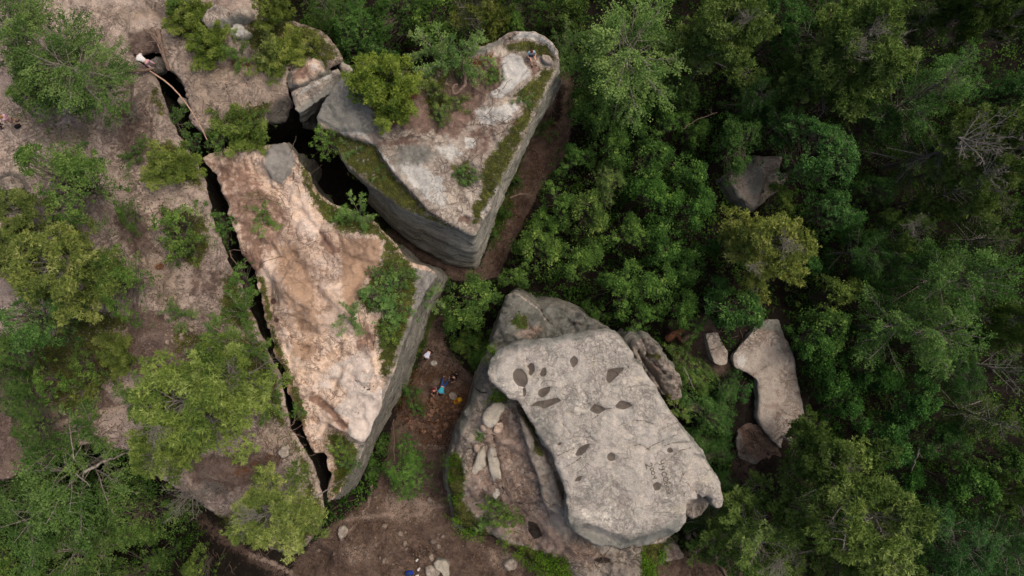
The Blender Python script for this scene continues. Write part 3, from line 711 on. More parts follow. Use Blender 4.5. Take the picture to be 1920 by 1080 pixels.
add_rock('C1', 'boulder', 'reddish flat boulder on the plateau corner above the grey slab', 'boulder', 'sandstone', [(541, 142), (548, 128), (565, 118), (585, 106), (597, 112), (603, 128), (590, 138), (572, 148), (555, 158), (543, 155)], C1_s, 9.2,
         {'m_soil': [('p', [(560, 118), (580, 125), (575, 150), (545, 152)], 8, 0.8)], 'm_pale': [('e', (590, 125, 10, 10), 5, 0.7)]}, sp=0.11, rnd=0.5, edge_drop=0.4, seed=5)

# ---- rock mass at lower centre: base block, tilted cap, rugged flank
def e_zf(px, py):
    return 6.6 - 3.4 * sstep(840, 1060, py) * sstep(1150, 900, px) - 0.9 * sstep(940, 860, px) - 1.6 * sstep(640, 560, py)
E_mods = [('e', (975, 605, 40, 30), 0.3), ('l', [(1010, 570), (1020, 590), (1035, 605)], -0.35, 5), ('p', [(1035, 575), (1100, 590), (1140, 625), (1000, 640), (1020, 590)], -0.7, 6), ('l', [(925, 820), (935, 880), (950, 930)], -0.3, 6),
          ('p', [(967, 763), (990, 790), (1012, 830), (1036, 880), (1052, 925), (1064, 968), (1040, 960), (1020, 947), (1008, 890), (990, 850), (978, 800)], 0.9, 3), ('l', [(985, 780), (1010, 830)], -0.6, 6), ('e', (1010, 1000, 14, 20), -0.5), ('l', [(990, 990), (1050, 1010), (1110, 1040)], 0.3, 14), ('e', (1130, 1050, 40, 14), -0.4)]
E_s = Surf(6.0, e_zf, E_mods, [(0.3, 0.4, 2), (1.1, 0.36, 3), (2.4, 0.2, 4)], ('r', .8, .25), (.40, 5, .34, 3))
E_top = [(950, 553, 950, 558), (967, 546), (985, 558), (1005, 572), (1050, 570), (1083, 582), (1117, 600), (1150, 628), (1200, 680), (1260, 800), (1300, 900), (1290, 980), (1240, 1040), (1230, 1090), (1150, 1110), (1060, 1100), (1000, 1070), (965, 1035),
         (930, 1012, 926, 1016), (875, 1008, 870, 1014), (852, 985, 846, 990), (846, 935, 838, 938), (838, 900, 836, 902), (840, 870, 836, 872), (848, 835, 842, 836), (860, 797, 856, 798), (880, 753, 876, 752), (900, 700, 893, 700), (915, 660, 908, 660), (930, 620, 925, 620), (940, 585, 936, 585)]
e_masks = {
    'm_gray': [('p', [(940, 560), (967, 547), (1010, 572), (1050, 570), (1120, 600), (1150, 640), (940, 660), (910, 720), (880, 790), (850, 840), (845, 810), (880, 740), (925, 630)], 8, 0.9), ('p', [(905, 720), (935, 735), (930, 760), (900, 775)], 8, 0.8)],
    'm_soil': [('p', [(905, 765), (960, 760), (985, 800), (1005, 850), (1018, 940), (1060, 975), (1100, 1010), (1150, 1040), (1100, 1070), (1000, 1050), (930, 1000), (865, 950), (868, 880), (885, 830)], 22, 0.62), ('p', [(985, 600), (1030, 610), (1000, 640), (960, 630)], 8, 0.55)],
    'm_moss': [('p', [(838, 845), (862, 850), (872, 890), (868, 940), (905, 985), (930, 1010), (872, 1008), (846, 980), (840, 930)], 6, 0.95), ('p', [(935, 1010), (1000, 1030), (1060, 1045), (1080, 1100), (1020, 1090), (960, 1040)], 6, 0.95), ('e', (975, 605, 17, 14), 6, 0.85),
               ('l', [(978, 765), (990, 790), (1005, 815)], 6, 0.85), ('p', [(1000, 815), (1020, 850), (1015, 860), (1000, 845)], 4, 0.8), ('p', [(905, 660), (940, 640), (930, 670), (910, 680)], 6, 0.6), ('e', (900, 820, 14, 10), 6, 0.6), ('p', [(1205, 1020), (1250, 1020), (1240, 1100), (1200, 1100)], 5, 1.0), ('p', [(925, 725), (955, 745), (930, 765), (905, 765)], 8, 0.6)],
    'm_pale': [('p', E_mods[4][1], 3, 0.9), ('p', [(885, 800), (905, 800), (905, 830), (870, 835), (862, 850)], 7, 0.8), ('p', [(1040, 940), (1080, 985), (1110, 1030), (1060, 1020), (1020, 985)], 10, 0.6), ('l', [(850, 810), (840, 860), (838, 920)], 3, 0.8), ('l', [(965, 548), (990, 565), (1010, 580), (1022, 600)], 2, 0.8)],
    'm_dark': [('p', [(990, 975), (1008, 982), (1018, 1005), (1002, 1012), (990, 995)], 4, 0.95), ('p', [(1040, 590), (1090, 600), (1120, 618), (1070, 615)], 10, 0.62), ('l', [(1014, 580), (1022, 595), (1035, 608)], 2, 0.9), ('l', [(925, 815), (933, 870), (945, 925)], 2.2, 0.75), ('l', [(887, 725), (900, 735), (912, 737)], 1.5, 1), ('e', (1130, 1050, 20, 7), 5, 0.8)],
}
add_rock('E', 'rock_mass', 'lower rock mass with pale stones and a grassy left rim beneath the grey capstone', 'rock', 'lower_rock', E_top, E_s, -0.5, e_masks, sp=0.16, rnd=0.7, seed=6, flare=0.3, wall=0.22, edge_drop=0.5)

pools = [[(961 + 0, 700), (968, 691), (978, 691), (988, 702), (990, 716), (984, 726), (972, 724), (963, 714)], [(989, 686), (995, 680), (1002, 683), (1003, 695), (996, 705), (990, 701), (993, 694)], [(1013, 698), (1018, 689), (1024, 689), (1025, 702), (1019, 707), (1012, 704)],
         [(1067, 676), (1076, 666), (1084, 674), (1083, 682), (1074, 690)], [(1139, 692), (1172, 688), (1160, 703), (1142, 720), (1136, 712)], [(1010, 731), (1022, 726), (1033, 725), (1030, 736), (1017, 746), (1008, 741)], [(992, 763), (1008, 752), (1025, 750), (1045, 745), (1054, 751), (1035, 760), (1020, 767), (1007, 760)],
         [(1104, 769), (1114, 757), (1125, 760), (1138, 767), (1121, 777)], [(1153, 761), (1162, 751), (1178, 753), (1187, 761), (1170, 768), (1157, 766)], [(1139, 852), (1146, 847), (1154, 852), (1153, 863), (1144, 865), (1138, 860)], [(1076, 904), (1083, 893), (1093, 892), (1088, 901)],
         [(1077, 854), (1086, 838), (1108, 830), (1098, 846), (1089, 855)], [(1251, 841), (1258, 838), (1263, 846), (1257, 850), (1251, 847)], [(1223, 908), (1232, 903), (1241, 908), (1237, 919), (1227, 920)], [(1043, 834), (1049, 829), (1055, 830), (1049, 836)], [(980, 727), (985, 727), (987, 741), (981, 745)]]
pools = [[tuple(q) for q in chaikin(chaikin(np.array(p, float)))] for p in pools]
f_cracks = [[(1059, 876), (1075, 868), (1090, 857)], [(1045, 855), (1065, 845), (1080, 838)], [(1098, 807), (1104, 815), (1110, 824)], [(1053, 792), (1062, 803), (1069, 813)], [(1210, 843), (1230, 832), (1252, 822), (1275, 812)], [(1180, 790), (1205, 788), (1230, 797)], [(1230, 812), (1250, 800), (1275, 790)],
            [(1276, 877), (1284, 898), (1295, 915), (1310, 926)], [(1240, 838), (1262, 830), (1290, 828)], [(1090, 760), (1105, 757)], [(1136, 767), (1155, 764)], [(1122, 778), (1108, 788)], [(1165, 700), (1185, 682), (1190, 672)], [(1180, 838), (1200, 833), (1215, 842)], [(990, 690), (985, 680), (988, 672)], [(1240, 790), (1262, 775)], [(1255, 860), (1275, 845), (1300, 838)]]
F_mods = [('p', p, -0.14, 3.0) for p in pools] + [('l', c, -0.14, 3.0) for c in f_cracks] + \
    [('e', (1180, 800, 200, 160), 0.5), ('l', [(920, 690), (930, 670), (960, 655)], -0.3, 14), ('e', (1210, 720, 30, 30), -0.2), ('p', [(1284, 890), (1300, 918), (1311, 930), (1370, 960), (1370, 880), (1300, 850)], -0.25, 2), ('l', [(1100, 1000), (1180, 1030), (1250, 1010)], -0.8, 24), ('p', [(1290, 940), (1335, 940), (1330, 1000), (1290, 1000)], -1.1, 4)]
F_s = Surf(9.2, None, F_mods, [(0.2, 0.35, 2), (1.0, 0.16, 3), (3.0, 0.06, 4)], ('r', .5, .14), (.22, 3, .07, 6))
F_top = [(913, 693), (918, 678), (930, 661), (947, 649), (973, 642), (1030, 634), (1067, 628), (1107, 622), (1140, 620), (1158, 627), (1173, 646), (1187, 668), (1184, 678), (1196, 684), (1207, 694), (1228, 722), (1250, 760), (1273, 793), (1300, 825), (1323, 853), (1344, 887), (1354, 915), (1363, 942), (1360, 954), (1345, 954),
         (1338, 944), (1330, 930), (1322, 934), (1308, 928), (1309, 938), (1300, 945), (1304, 955), (1290, 962), (1288, 980), (1270, 998), (1258, 1014), (1213, 1028), (1173, 1035), (1123, 1028), (1090, 1010), (1070, 983), (1063, 947), (1060, 920), (1050, 893), (1033, 853), (1017, 827), (1000, 797), (987, 777), (978, 762), (972, 752), (953, 747), (938, 735), (915, 717)]
f_masks = {
    'm_dark': [('p', p, 3.0, 1.0) for p in pools] + [('l', c, 1.1, 0.75) for c in f_cracks],
    'm_gray': [('l', [(915, 690), (930, 664), (950, 650), (1030, 637), (1105, 625)], 10, 0.75), ('p', [(1060, 950), (1090, 975), (1150, 1008), (1230, 985), (1290, 950), (1290, 990), (1250, 1040), (1120, 1040), (1060, 1000)], 22, 0.8), ('p', [(1170, 650), (1210, 700), (1200, 720), (1165, 680)], 14, 0.55),
               ('l', [(1230, 725), (1275, 795), (1345, 890)], 5, 0.7), ('p', [(985, 770), (1020, 760), (1060, 830), (1030, 850), (1000, 800)], 14, 0.55), ('p', [(1290, 940), (1335, 940), (1330, 1000), (1285, 990)], 8, 0.6)],
    'm_pale': [('e', (1113, 684, 10, 12), 8, 0.75), ('e', (1195, 712, 14, 12), 8, 0.65), ('p', [(950, 690), (1000, 670), (1040, 700), (1000, 720), (960, 715)], 20, 0.55), ('e', (1275, 955, 24, 14), 10, 0.65), ('e', (1325, 900, 20, 18), 10, 0.6), ('e', (1065, 775, 6, 5), 3, 0.8), ('e', (1136, 845, 5, 4), 3, 0.8)],
}
cap = add_rock('F', 'capstone', 'broad pale grey capstone with damp hollows and painted letters', 'rock', 'cap', F_top, F_s, 5.6, f_masks, sp=0.12, rnd=0.35, seed=8, flare=-0.25, wall=0.25, rough=0.14, edge_drop=0.22)

G_s = Surf(7.8, None, [('l', [(1200, 660), (1225, 700), (1250, 740)], -0.9, 5), ('e', (1195, 645, 9, 8), 0.6), ('e', (1225, 655, 14, 12), 0.4), ('l', [(1210, 640), (1218, 670), (1245, 700)], -0.7, 4), ('e', (1262, 715, 12, 16), 0.5), ('e', (1235, 695, 10, 12), 0.3)], [(0.9, 1.0, 2), (2.6, 0.4, 3)], None, (.7, 5, .30, 4))
add_rock('G', 'rock_flank', 'rugged greenish grey crag against the upper right edge of the capstone', 'rock', 'lower_rock', [(1183, 642), (1192, 634), (1203, 640), (1212, 632), (1226, 640), (1236, 655), (1244, 668), (1262, 690), (1280, 708), (1284, 738), (1277, 748), (1262, 750), (1245, 742), (1225, 720), (1205, 692), (1190, 668)], G_s, 1.0,
         {'m_pale': [('l', [(1236, 660), (1262, 690), (1280, 715), (1280, 742)], 8, 0.7), ('e', (1194, 646, 8, 8), 4, 0.7)], 'm_moss': [('l', [(1215, 665), (1235, 670)], 5, 0.8), ('e', (1252, 745, 8, 8), 4, 0.8), ('e', (1205, 690, 7, 8), 4, 0.6)], 'm_soil': [('e', (1228, 690, 12, 14), 6, 0.7)]}, sp=0.12, rnd=0.4, seed=9, wall=0.4)

H_s = Surf(3.9, None, [('p', [(1420, 600), (1475, 595), (1482, 640), (1450, 620), (1410, 618)], -0.5, 3), ('e', (1440, 730, 30, 60), 0.2)], [(0.3, 0.3, 4), (1.2, 0.10, 3), (3.2, 0.05, 4)])
add_rock('H', 'rock_slab', 'smooth pale slab among the trees, right of the capstone', 'rock', 'quartzite', [(1427, 607), (1445, 600), (1467, 599), (1473, 618), (1480, 640), (1493, 680), (1498, 720), (1505, 750), (1510, 780), (1506, 792), (1493, 795), (1480, 808), (1470, 820), (1466, 843), (1448, 826), (1430, 802), (1420, 785), (1422, 745), (1420, 712), (1402, 700), (1378, 690), (1374, 668), (1388, 648), (1405, 630)], H_s, 1.0,
         {'m_gray': [('p', [(1420, 600), (1475, 595), (1482, 640), (1450, 620), (1410, 618)], 5, 0.8), ('l', [(1480, 640), (1500, 720), (1508, 790)], 4, 0.7), ('e', (1460, 650, 14, 22), 10, 0.5)], 'm_pale': [('e', (1390, 675, 14, 20), 10, 0.6)], 'm_rust': [], 'm_soil': [('e', (1455, 745, 20, 40), 20, 0.42)]}, sp=0.12, rnd=0.2, edge_drop=.1, seed=10, flare=0.0, rough=0.05, wall=0.08)
H2_s = Surf(3.7, None, [('l', [(1330, 655), (1360, 645)], -0.2, 3)], [(1.2, 0.14, 3), (3.2, 0.05, 4)])
add_rock('H2', 'boulder', 'small oblong pale boulder just left of the smooth slab', 'boulder', 'quartzite', [(1323, 627), (1335, 624), (1346, 623), (1354, 642), (1365, 660), (1363, 682), (1350, 686), (1340, 680), (1330, 655)], H2_s, 1.5, {'m_dark': [('l', [(1330, 657), (1345, 652), (1362, 645)], 1.5, .8)]}, sp=0.10, rnd=0.15, edge_drop=.08, seed=11, rough=0.05, wall=.08, flare=0)
I_s = Surf(1.9, None, [('p', [(1440, 330), (1463, 318), (1480, 330), (1465, 355), (1420, 400), (1430, 365)], -0.7, 5), ('l', [(1370, 335), (1410, 300)], -0.4, 12)], [(0.5, 0.3, 4), (1.5, 0.12, 3)])
add_rock('I', 'boulder', 'grey pointed boulder half hidden in the trees at upper right', 'boulder', 'quartzite', [(1366, 330), (1385, 322), (1404, 307), (1420, 292), (1445, 296), (1468, 291), (1463, 318), (1482, 328), (1466, 352), (1440, 372), (1413, 392), (1390, 368)], I_s, -0.5,
         {'m_gray': [('p', [(1380, 320), (1420, 292), (1440, 340), (1413, 380)], 12, 0.7)], 'm_pale': [('l', [(1440, 332), (1462, 320)], 4, 0.7)]}, sp=0.12, rnd=0.2, edge_drop=.1, seed=12, flare=0.5, wall=.15)
J_s = Surf(3.3, None, [('e', (1425, 840, 26, 26), 0.3), ('l', [(1400, 810), (1440, 850)], -.2, 6)], [(0.9, 0.5, 4), (2.5, 0.2, 3)])
add_rock('J', 'boulder', 'litter covered brown boulder below the smooth slab', 'boulder', 'dark_rock', [(1385, 805), (1405, 795), (1430, 800), (1450, 825), (1466, 850), (1468, 868), (1440, 862), (1415, 872), (1385, 858), (1381, 830)], J_s, 1.5, {'m_soil': [('p', [(1380, 795), (1420, 790), (1470, 850), (1460, 875), (1400, 850)], 10, 1.0)]}, sp=0.12, rnd=0.2, edge_drop=.12, seed=13, flare=0, rough=.2)
K_s = Surf(2.9, None, [], [(0.9, 0.2, 4), (2.5, 0.1, 3)])
add_rock('K', 'boulder', 'low split brown slab under the litter covered boulder', 'boulder', 'dark_rock', [(1383, 850), (1400, 868), (1440, 885), (1438, 905), (1410, 908), (1392, 900), (1384, 875)], K_s, 1.2, {}, sp=0.12, rnd=0.15, edge_drop=.1, seed=14, flare=0, rough=.1)

# small boulders lying on the surfaces: key, label, outline, carrier, height, material, masks
def small_boulder(label, poly, carrier, hgt, mat, masks={}, seed=0, name='boulder', rnd=None, drop=None):
    pz = carrier.at(np.array([p[0] for p in poly], float), np.array([p[1] for p in poly], float))[2]
    z0 = float(pz.min())
    P = np.array(poly, float); w = max(P[:, 0].max() - P[:, 0].min(), P[:, 1].max() - P[:, 1].min()) / 27.0
    s = Surf(float(pz.mean()) + hgt, None, [], [(0.9, 0.45 * w ** 0.5, seed), (2.6, 0.16, seed + 1)])
    m = rock(name, M[mat], poly, s, z0 - 0.25, masks=masks, sp=max(0.07, min(0.12, w / 14)), rnd=rnd or w * 0.16, edge_drop=drop or hgt * 0.45, seed=seed, flare=0.05, wall=0.10, rough=0.12, rings=5)
    tag(m, label, 'boulder'); return m
sb = [
    ('two lobed grey boulder beside the pale crescent rock at the top', [(368, 25), (378, 12), (400, 6), (418, 8), (428, 14), (440, 6), (455, 6), (467, 15), (467, 28), (455, 35), (432, 38), (412, 48), (396, 55), (384, 52), (378, 38)], plateau_s, 1.3, 'quartzite', {'m_gray': [('p', [(380, 50), (400, 58), (470, 40), (460, 28), (420, 34), (395, 42)], 5, 0.9)], 'm_dark': [('l', [(428, 14), (430, 28)], 1.6, .8)]}),  # m_gray paints the shaded lower side into the stone colour
    ('pale crescent shaped rock below the two lobed boulder', [(420, 48), (428, 40), (450, 38), (452, 50), (460, 58), (468, 62), (460, 67), (445, 66), (428, 59)], plateau_s, 0.4, 'quartzite', {'m_pale': [('e', (440, 52, 30, 20), 8, .8)]}),
    ('smooth rounded pale stone, uppermost on the lower rock mass', [(903, 783), (909, 770), (924, 759), (940, 754), (947, 760), (947, 771), (936, 787), (924, 804), (912, 806), (905, 797)], E_s, 0.55, 'cap', {'m_pale': [('e', (925, 780, 40, 30), 8, .6)]}),
    ('tan round stone tucked under the smooth pale stone', [(926, 800), (933, 793), (942, 792), (946, 800), (940, 810), (930, 813), (924, 808)], E_s, 0.45, 'sandstone', {}),
    ('left one of the two long pale stones side by side on the lower rock', [(885, 886), (890, 865), (893, 850), (903, 839), (910, 838), (911, 855), (909, 877), (898, 890), (889, 893)], E_s, 0.45, 'cap', {'m_pale': [('e', (900, 870, 40, 40), 8, .6)]}),
    ('right one of the two long pale stones side by side on the lower rock', [(913, 852), (918, 839), (929, 844), (934, 862), (937, 880), (941, 905), (933, 912), (924, 905), (917, 885)], E_s, 0.45, 'cap', {'m_pale': [('e', (925, 870, 40, 30), 8, .6)], 'm_soil': [('e', (934, 904, 9, 10), 4, .7)]}),
    ('small pale stone above the bright bush on the lower rock', [(922, 928), (928, 918), (936, 920), (938, 930), (928, 938)], E_s, 0.35, 'cap', {}),
    ('oval tan boulder next to the seated person on the triangular rock', [(1014, 107), (1017, 99), (1028, 102), (1036, 112), (1036, 118), (1026, 118), (1017, 113)], D_s, 0.4, 'quartzite', {}),
    ('flat cream boulder at the bottom edge near the blue pack', [(812, 1058), (820, 1052), (835, 1053), (842, 1061), (841, 1082), (833, 1086), (826, 1070)], ground_s, 0.5, 'cap', {'m_pale': [('e', (828, 1068, 30, 30), 8, .9)]}),
    ('low brownish boulder between the white bundles and the cream boulder', [(795, 1068), (806, 1062), (820, 1066), (826, 1080), (815, 1092), (798, 1088)], ground_s, 0.4, 'quartzite', {}),
    ('grey stone at the tip below the mossy end of the long block', [(633, 993), (641, 990), (650, 996), (648, 1008), (638, 1012), (631, 1004)], ground_s, 0.5, 'quartzite', {}),
    ('flat pale stone near the person in white at the gully bottom', [(808, 682), (812, 677), (818, 678), (820, 683), (815, 686), (810, 686)], ground_s, 0.2, 'cap', {}),
    ('round greyish stone beside the yellow backpack', [(841, 740), (846, 736), (853, 739), (856, 746), (850, 752), (843, 748)], ground_s, 0.4, 'quartzite', {}),
    ('wedged dark rock bridging the crevasse beneath the wooden poles', [(276, 118), (292, 106), (303, 108), (308, 120), (303, 132), (290, 136), (280, 128)], Surf(9.3), 0.3, 'dark_rock', {}),
    ('small boulder left of the bottom moss cushion below the lower rock', [(944, 1062), (951, 1054), (962, 1052), (970, 1060), (966, 1068), (952, 1074)], ground_s, 0.5, 'quartzite', {}),
    ('angular brown boulder under the bottom tip of the capstone', [(1245, 1030), (1262, 1020), (1275, 1030), (1285, 1048), (1270, 1056), (1248, 1056)], ground_s, 1.0, 'quartzite', {'m_soil': [('e', (1262, 1040, 20, 18), 10, .5)]}),
    ('flat beige boulder at the bottom edge under the capstone', [(1155, 1036), (1180, 1042), (1205, 1040), (1215, 1060), (1190, 1076), (1160, 1066)], ground_s, 0.9, 'quartzite', {'m_soil': [('e', (1190, 1060, 20, 14), 10, .5)]}),
    ('beige rock cut by the bottom edge near the green moss pillar', [(1150, 1072), (1172, 1066), (1190, 1080), (1186, 1095), (1156, 1096)], ground_s, 0.8, 'sandstone', {}),
    ('small stone at the lower tip of the smooth slab, left piece', [(1463, 850), (1470, 843), (1478, 850), (1481, 856), (1470, 858)], Surf(2.4), 0.3, 'quartzite', {}),
    ('irregular grey stone beside the lower tip of the smooth slab', [(1472, 822), (1482, 818), (1490, 822), (1491, 836), (1484, 838), (1476, 832)], Surf(2.4), 0.4, 'quartzite', {}),
    ('grey stone block at the left edge above the dark hollow', [(-6, 335), (18, 330), (32, 345), (26, 370), (4, 376), (-8, 360)], plateau_s, 0.8, 'quartzite', {}),
    ('pair-like stone under the big birch at lower left, upper piece', [(30, 842), (42, 838), (52, 850), (54, 864), (44, 862), (34, 852)], Surf(8.2), 0.5, 'quartzite', {}),
    ('dark lower stone under the big birch at lower left', [(18, 862), (34, 856), (44, 870), (38, 880), (22, 878)], Surf(8.0), 0.5, 'quartzite', {}),
    ('small grey rock at the corner where the plateau meets the forest', [(634, 108), (640, 116), (650, 122), (656, 128), (652, 136), (640, 130), (634, 120)], Surf(8.8), 0.3, 'quartzite', {}),
    ('pinkish embedded stone beside the crevasse near the root tangle', [(522, 848), (530, 838), (538, 842), (537, 856), (528, 860)], plateau_s, 0.35, 'quartzite', {}),
    ('grey rock showing in the notch behind the capstone arm', [(1284, 925), (1300, 915), (1325, 922), (1334, 940), (1320, 962), (1300, 978), (1286, 965)], Surf(6.6), 0.4, 'lower_rock', {}),
    ('stone lodged in the crevasse under the bare pole', [(330, 187), (336, 182), (346, 184), (350, 192), (342, 196), (333, 193)], Surf(8.4), 0.3, 'quartzite', {}),
]
for i, (lb, poly, car, hg, mt, mk) in enumerate(sb): small_boulder(lb, poly, car, hg, mt, mk, seed=20 + i)

# ------------------------------------------------------------------ plants: prototypes
def unit(v): return v / (np.linalg.norm(v, axis=-1, keepdims=True) + 1e-9)

def leaf_quads(c, n, size, r, var, width=0.55, fold=0.25):
    """pointed leaves: centres c (k,3), normals n, returns verts, quads, var per vertex"""
    k = len(c)
    t = unit(np.cross(n, r.normal(size=(k, 3))))
    b = np.cross(n, t)
    s = (size * (0.65 + 0.7 * r.random(k)))[:, None]
    v = np.stack([c - t * s * .5, c + b * s * width * .5 + n * s * fold * .4, c + t * s * .5, c - b * s * width * .5 + n * s * fold * .4], 1)
    q = np.arange(4 * k).reshape(k, 4)
    return v.reshape(-1, 3), q, np.repeat(var, 4)

def needle_tris(c, axis, length, r, var, per=7, wid=0.16, spread=0.9):
    """tufts: `per` narrow blades starring out round an axis"""
    k = len(c)
    d = unit(axis[:, None, :] * 0.7 + spread * r.normal(size=(k, per, 3)) * 0.75)
    L = (length * (0.7 + 0.6 * r.random((k, per))))[..., None]
    side = unit(np.cross(d, r.normal(size=(k, per, 3)))) * L * wid
    c0 = c[:, None, :] + np.zeros((k, per, 3))
    v = np.stack([c0 - side + d * L * .1, c0 + side + d * L * .1, c0 + d * L], 2)
    f = np.arange(3 * k * per).reshape(-1, 3)
    vv = np.clip(np.repeat(var, per) + r.normal(size=k * per) * .08, 0, 1)
    return v.reshape(-1, 3), f, np.repeat(vv, 3)

def curve(p0, d, L, r, up=0.0, wob=0.12, n=6):
    p = [np.array(p0, float)]; d = np.array(d, float)
    for i in range(n - 1):
        d = d + np.array([0, 0, up / n]) + r.normal(size=3) * wob / math.sqrt(n) * 1.2
        d /= np.linalg.norm(d); p.append(p[-1] + d * L / (n - 1))
    return np.array(p)

def on(path, t):
    x = t * (len(path) - 1); i = min(int(x), len(path) - 2); return path[i] + (path[i + 1] - path[i]) * (x - i)

PROTO = {}
def proto(key, kind, seed, R=3.2, H=9.0, **kw):
    r = np.random.default_rng(seed)
    wood, leaf = Acc(), Acc()
    gold = 2.39996
    def pad_pine(c, rad, out, v0, tufts):
        k = tufts
        d = unit(r.normal(size=(k, 3)) + np.array([0, 0, 0.5]) + out * 0.3)
        p = c + d * rad * (0.55 + 0.5 * r.random((k, 1))) * np.array([1, 1, 0.6])
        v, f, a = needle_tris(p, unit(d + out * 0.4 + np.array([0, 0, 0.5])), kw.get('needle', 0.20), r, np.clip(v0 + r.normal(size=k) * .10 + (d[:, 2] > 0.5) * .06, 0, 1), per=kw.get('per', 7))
        leaf.add(v, f, a)
    def pad_leaf(c, rad, v0, k, size, flat=0.6, upb=1.0):
        d = unit(r.normal(size=(k, 3)) + np.array([0, 0, 0.35]))
        p = c + (d * .55 * (r.random((k, 1)) ** 0.5) + r.normal(size=(k, 3)) * .38) * rad * np.array([1, 1, flat])
        n = unit(r.normal(size=(k, 3)) * 0.7 + np.array([0, 0, upb]) + d * 0.4)
        v, f, a = leaf_quads(p, n, size, r, np.clip(v0 + r.normal(size=k) * .12, 0, 1))
        leaf.add(v, f, a)
    shrub = kw.get('shrub', False)
    lean = r.normal(size=2) * 0.25
    trunk = np.array([[lean[0] * math.sin(t * 2) * t, lean[1] * math.sin(t * 2.5 + 1) * t, H * t * kw.get('trunk_top', 0.93)] for t in np.linspace(0, 1, 9)])
    rt = kw.get('trunk_r', 0.018 * H)
    if not shrub: wood.add(*tube_np(trunk, np.linspace(rt, rt * 0.2, 9), 6))
    if kind == 'rowan' and kw.get('vol', True):
        # pads spread over a lumpy dome; every pad hangs on its own bough
        ph = r.random(6) * 6.283; lob = lambda a: 1 + .16 * math.sin(2 * a + ph[0]) + .12 * math.sin(3 * a + ph[1]) + .10 * math.sin(5 * a + ph[2])
        nh = 7 + int(4 * r.random()); hubs = [(r.random() * 6.283, math.sqrt(r.random()) * .85) for _ in range(nh)]
        Hc = kw.get('dome', 0.34) * H
        n_p = kw.get('n', 190)
        for i in range(n_p):
            if r.random() < .72:
                a0, q0 = hubs[r.integers(nh)]; hx = q0 * math.cos(a0) + r.normal() * .16; hy = q0 * math.sin(a0) + r.normal() * .16
            else:
                a0 = r.random() * 6.283; q0 = math.sqrt(r.random()); hx, hy = q0 * math.cos(a0), q0 * math.sin(a0)
            q = min(1.08, math.hypot(hx, hy)); az = math.atan2(hy, hx); rr = R * q * lob(az) * .96
            nearest = min(math.hypot(hx - b * math.cos(a), hy - b * math.sin(a)) for a, b in hubs)
            zt = H - Hc + Hc * math.sqrt(max(0, 1 - min(q, 1) ** 2)) - nearest * .9 * Hc - (r.random() ** 2) * .35 * Hc
            c = np.array([rr * math.cos(az), rr * math.sin(az), zt])
            zl = max(.05 * H, zt - (.35 + .5 * q) * Hc - .2 * rr); p0 = on(trunk, min(.97, zl / H)) if not shrub else np.array([0, 0, .02 * H])
            if i % 2 == 0 or shrub:
                mid = p0 * .4 + c * .6 + np.array([0, 0, .12 * Hc]) + r.normal(size=3) * .08 * R
                pts = np.array([p0, p0 * .75 + mid * .25 + r.normal(size=3) * .03, mid, mid * .4 + c * .6 + r.normal(size=3) * .03, c])
                wood.add(*tube_np(pts, np.array([1, .8, .5, .35, .15]) * max(.012, .010 * R * 1.6), 3))
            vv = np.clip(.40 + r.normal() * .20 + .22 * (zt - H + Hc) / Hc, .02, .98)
            pr = kw.get('pad', .3) * (.45 + .9 * r.random())
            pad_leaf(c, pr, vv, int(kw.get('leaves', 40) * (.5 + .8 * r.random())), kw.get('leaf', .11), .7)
        PROTO[key] = (wood.mesh('trunk', M[kw.get('wood', 'bark')], True), leaf.mesh('crown', M[kw.get('mat', 'broad')]), R, H, leaf.n); return
    nl = kw.get('limbs', 24)
    bare = kw.get('bare', 0.0)
    for i in range(nl):
        t = (i + 0.5 * r.random()) / nl
        az = i * gold + r.normal() * .7
        if shrub:
            h = 0.02 * H; el = math.radians(20 + 65 * (1 - t) + r.normal() * 6)
            L = (R * math.cos(el) + H * 0.85 * math.sin(el)) * (0.75 + 0.3 * r.random())
            p0 = np.array([r.normal() * 0.08 * R, r.normal() * 0.08 * R, h])
        else:
            h0 = kw.get('h0', 0.35); hh = h0 + (0.98 - h0) * t
            p0 = on(trunk, min(hh / 0.98, 1.0))
            if kind == 'fir': L = R * (1.02 - t) ** 0.75 + 0.15; el = math.radians(-8 + 38 * t)
            elif kind == 'birch': L = R * math.sqrt(max(0.04, 1 - ((t - 0.3) / 0.78) ** 2)); el = math.radians(18 + 50 * t)
            else: L = R * math.sqrt(max(0.05, 1 - ((t - 0.25) / 0.82) ** 2)); el = math.radians(8 + 48 * t)
            L *= (0.72 + 0.42 * r.random())
        d = np.array([math.cos(az) * math.cos(el), math.sin(az) * math.cos(el), math.sin(el)])
        up = {'fir': -0.1, 'birch': -0.35, 'pine': 0.25, 'rowan': 0.15, 'dead': 0.1}[kind]
        path = curve(p0, d, L, r, up, 0.16 if kind != 'fir' else 0.06, 7)
        br = max(0.012, rt * 0.32 * (L / R)) if not shrub else max(0.01, 0.02 * R)
        wood.add(*tube_np(path, np.linspace(br, br * 0.25, 7), 4))
        isbare = r.random() < bare
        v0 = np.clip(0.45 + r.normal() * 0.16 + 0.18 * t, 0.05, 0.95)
        out = unit(np.array([d[0], d[1], 0.0]))
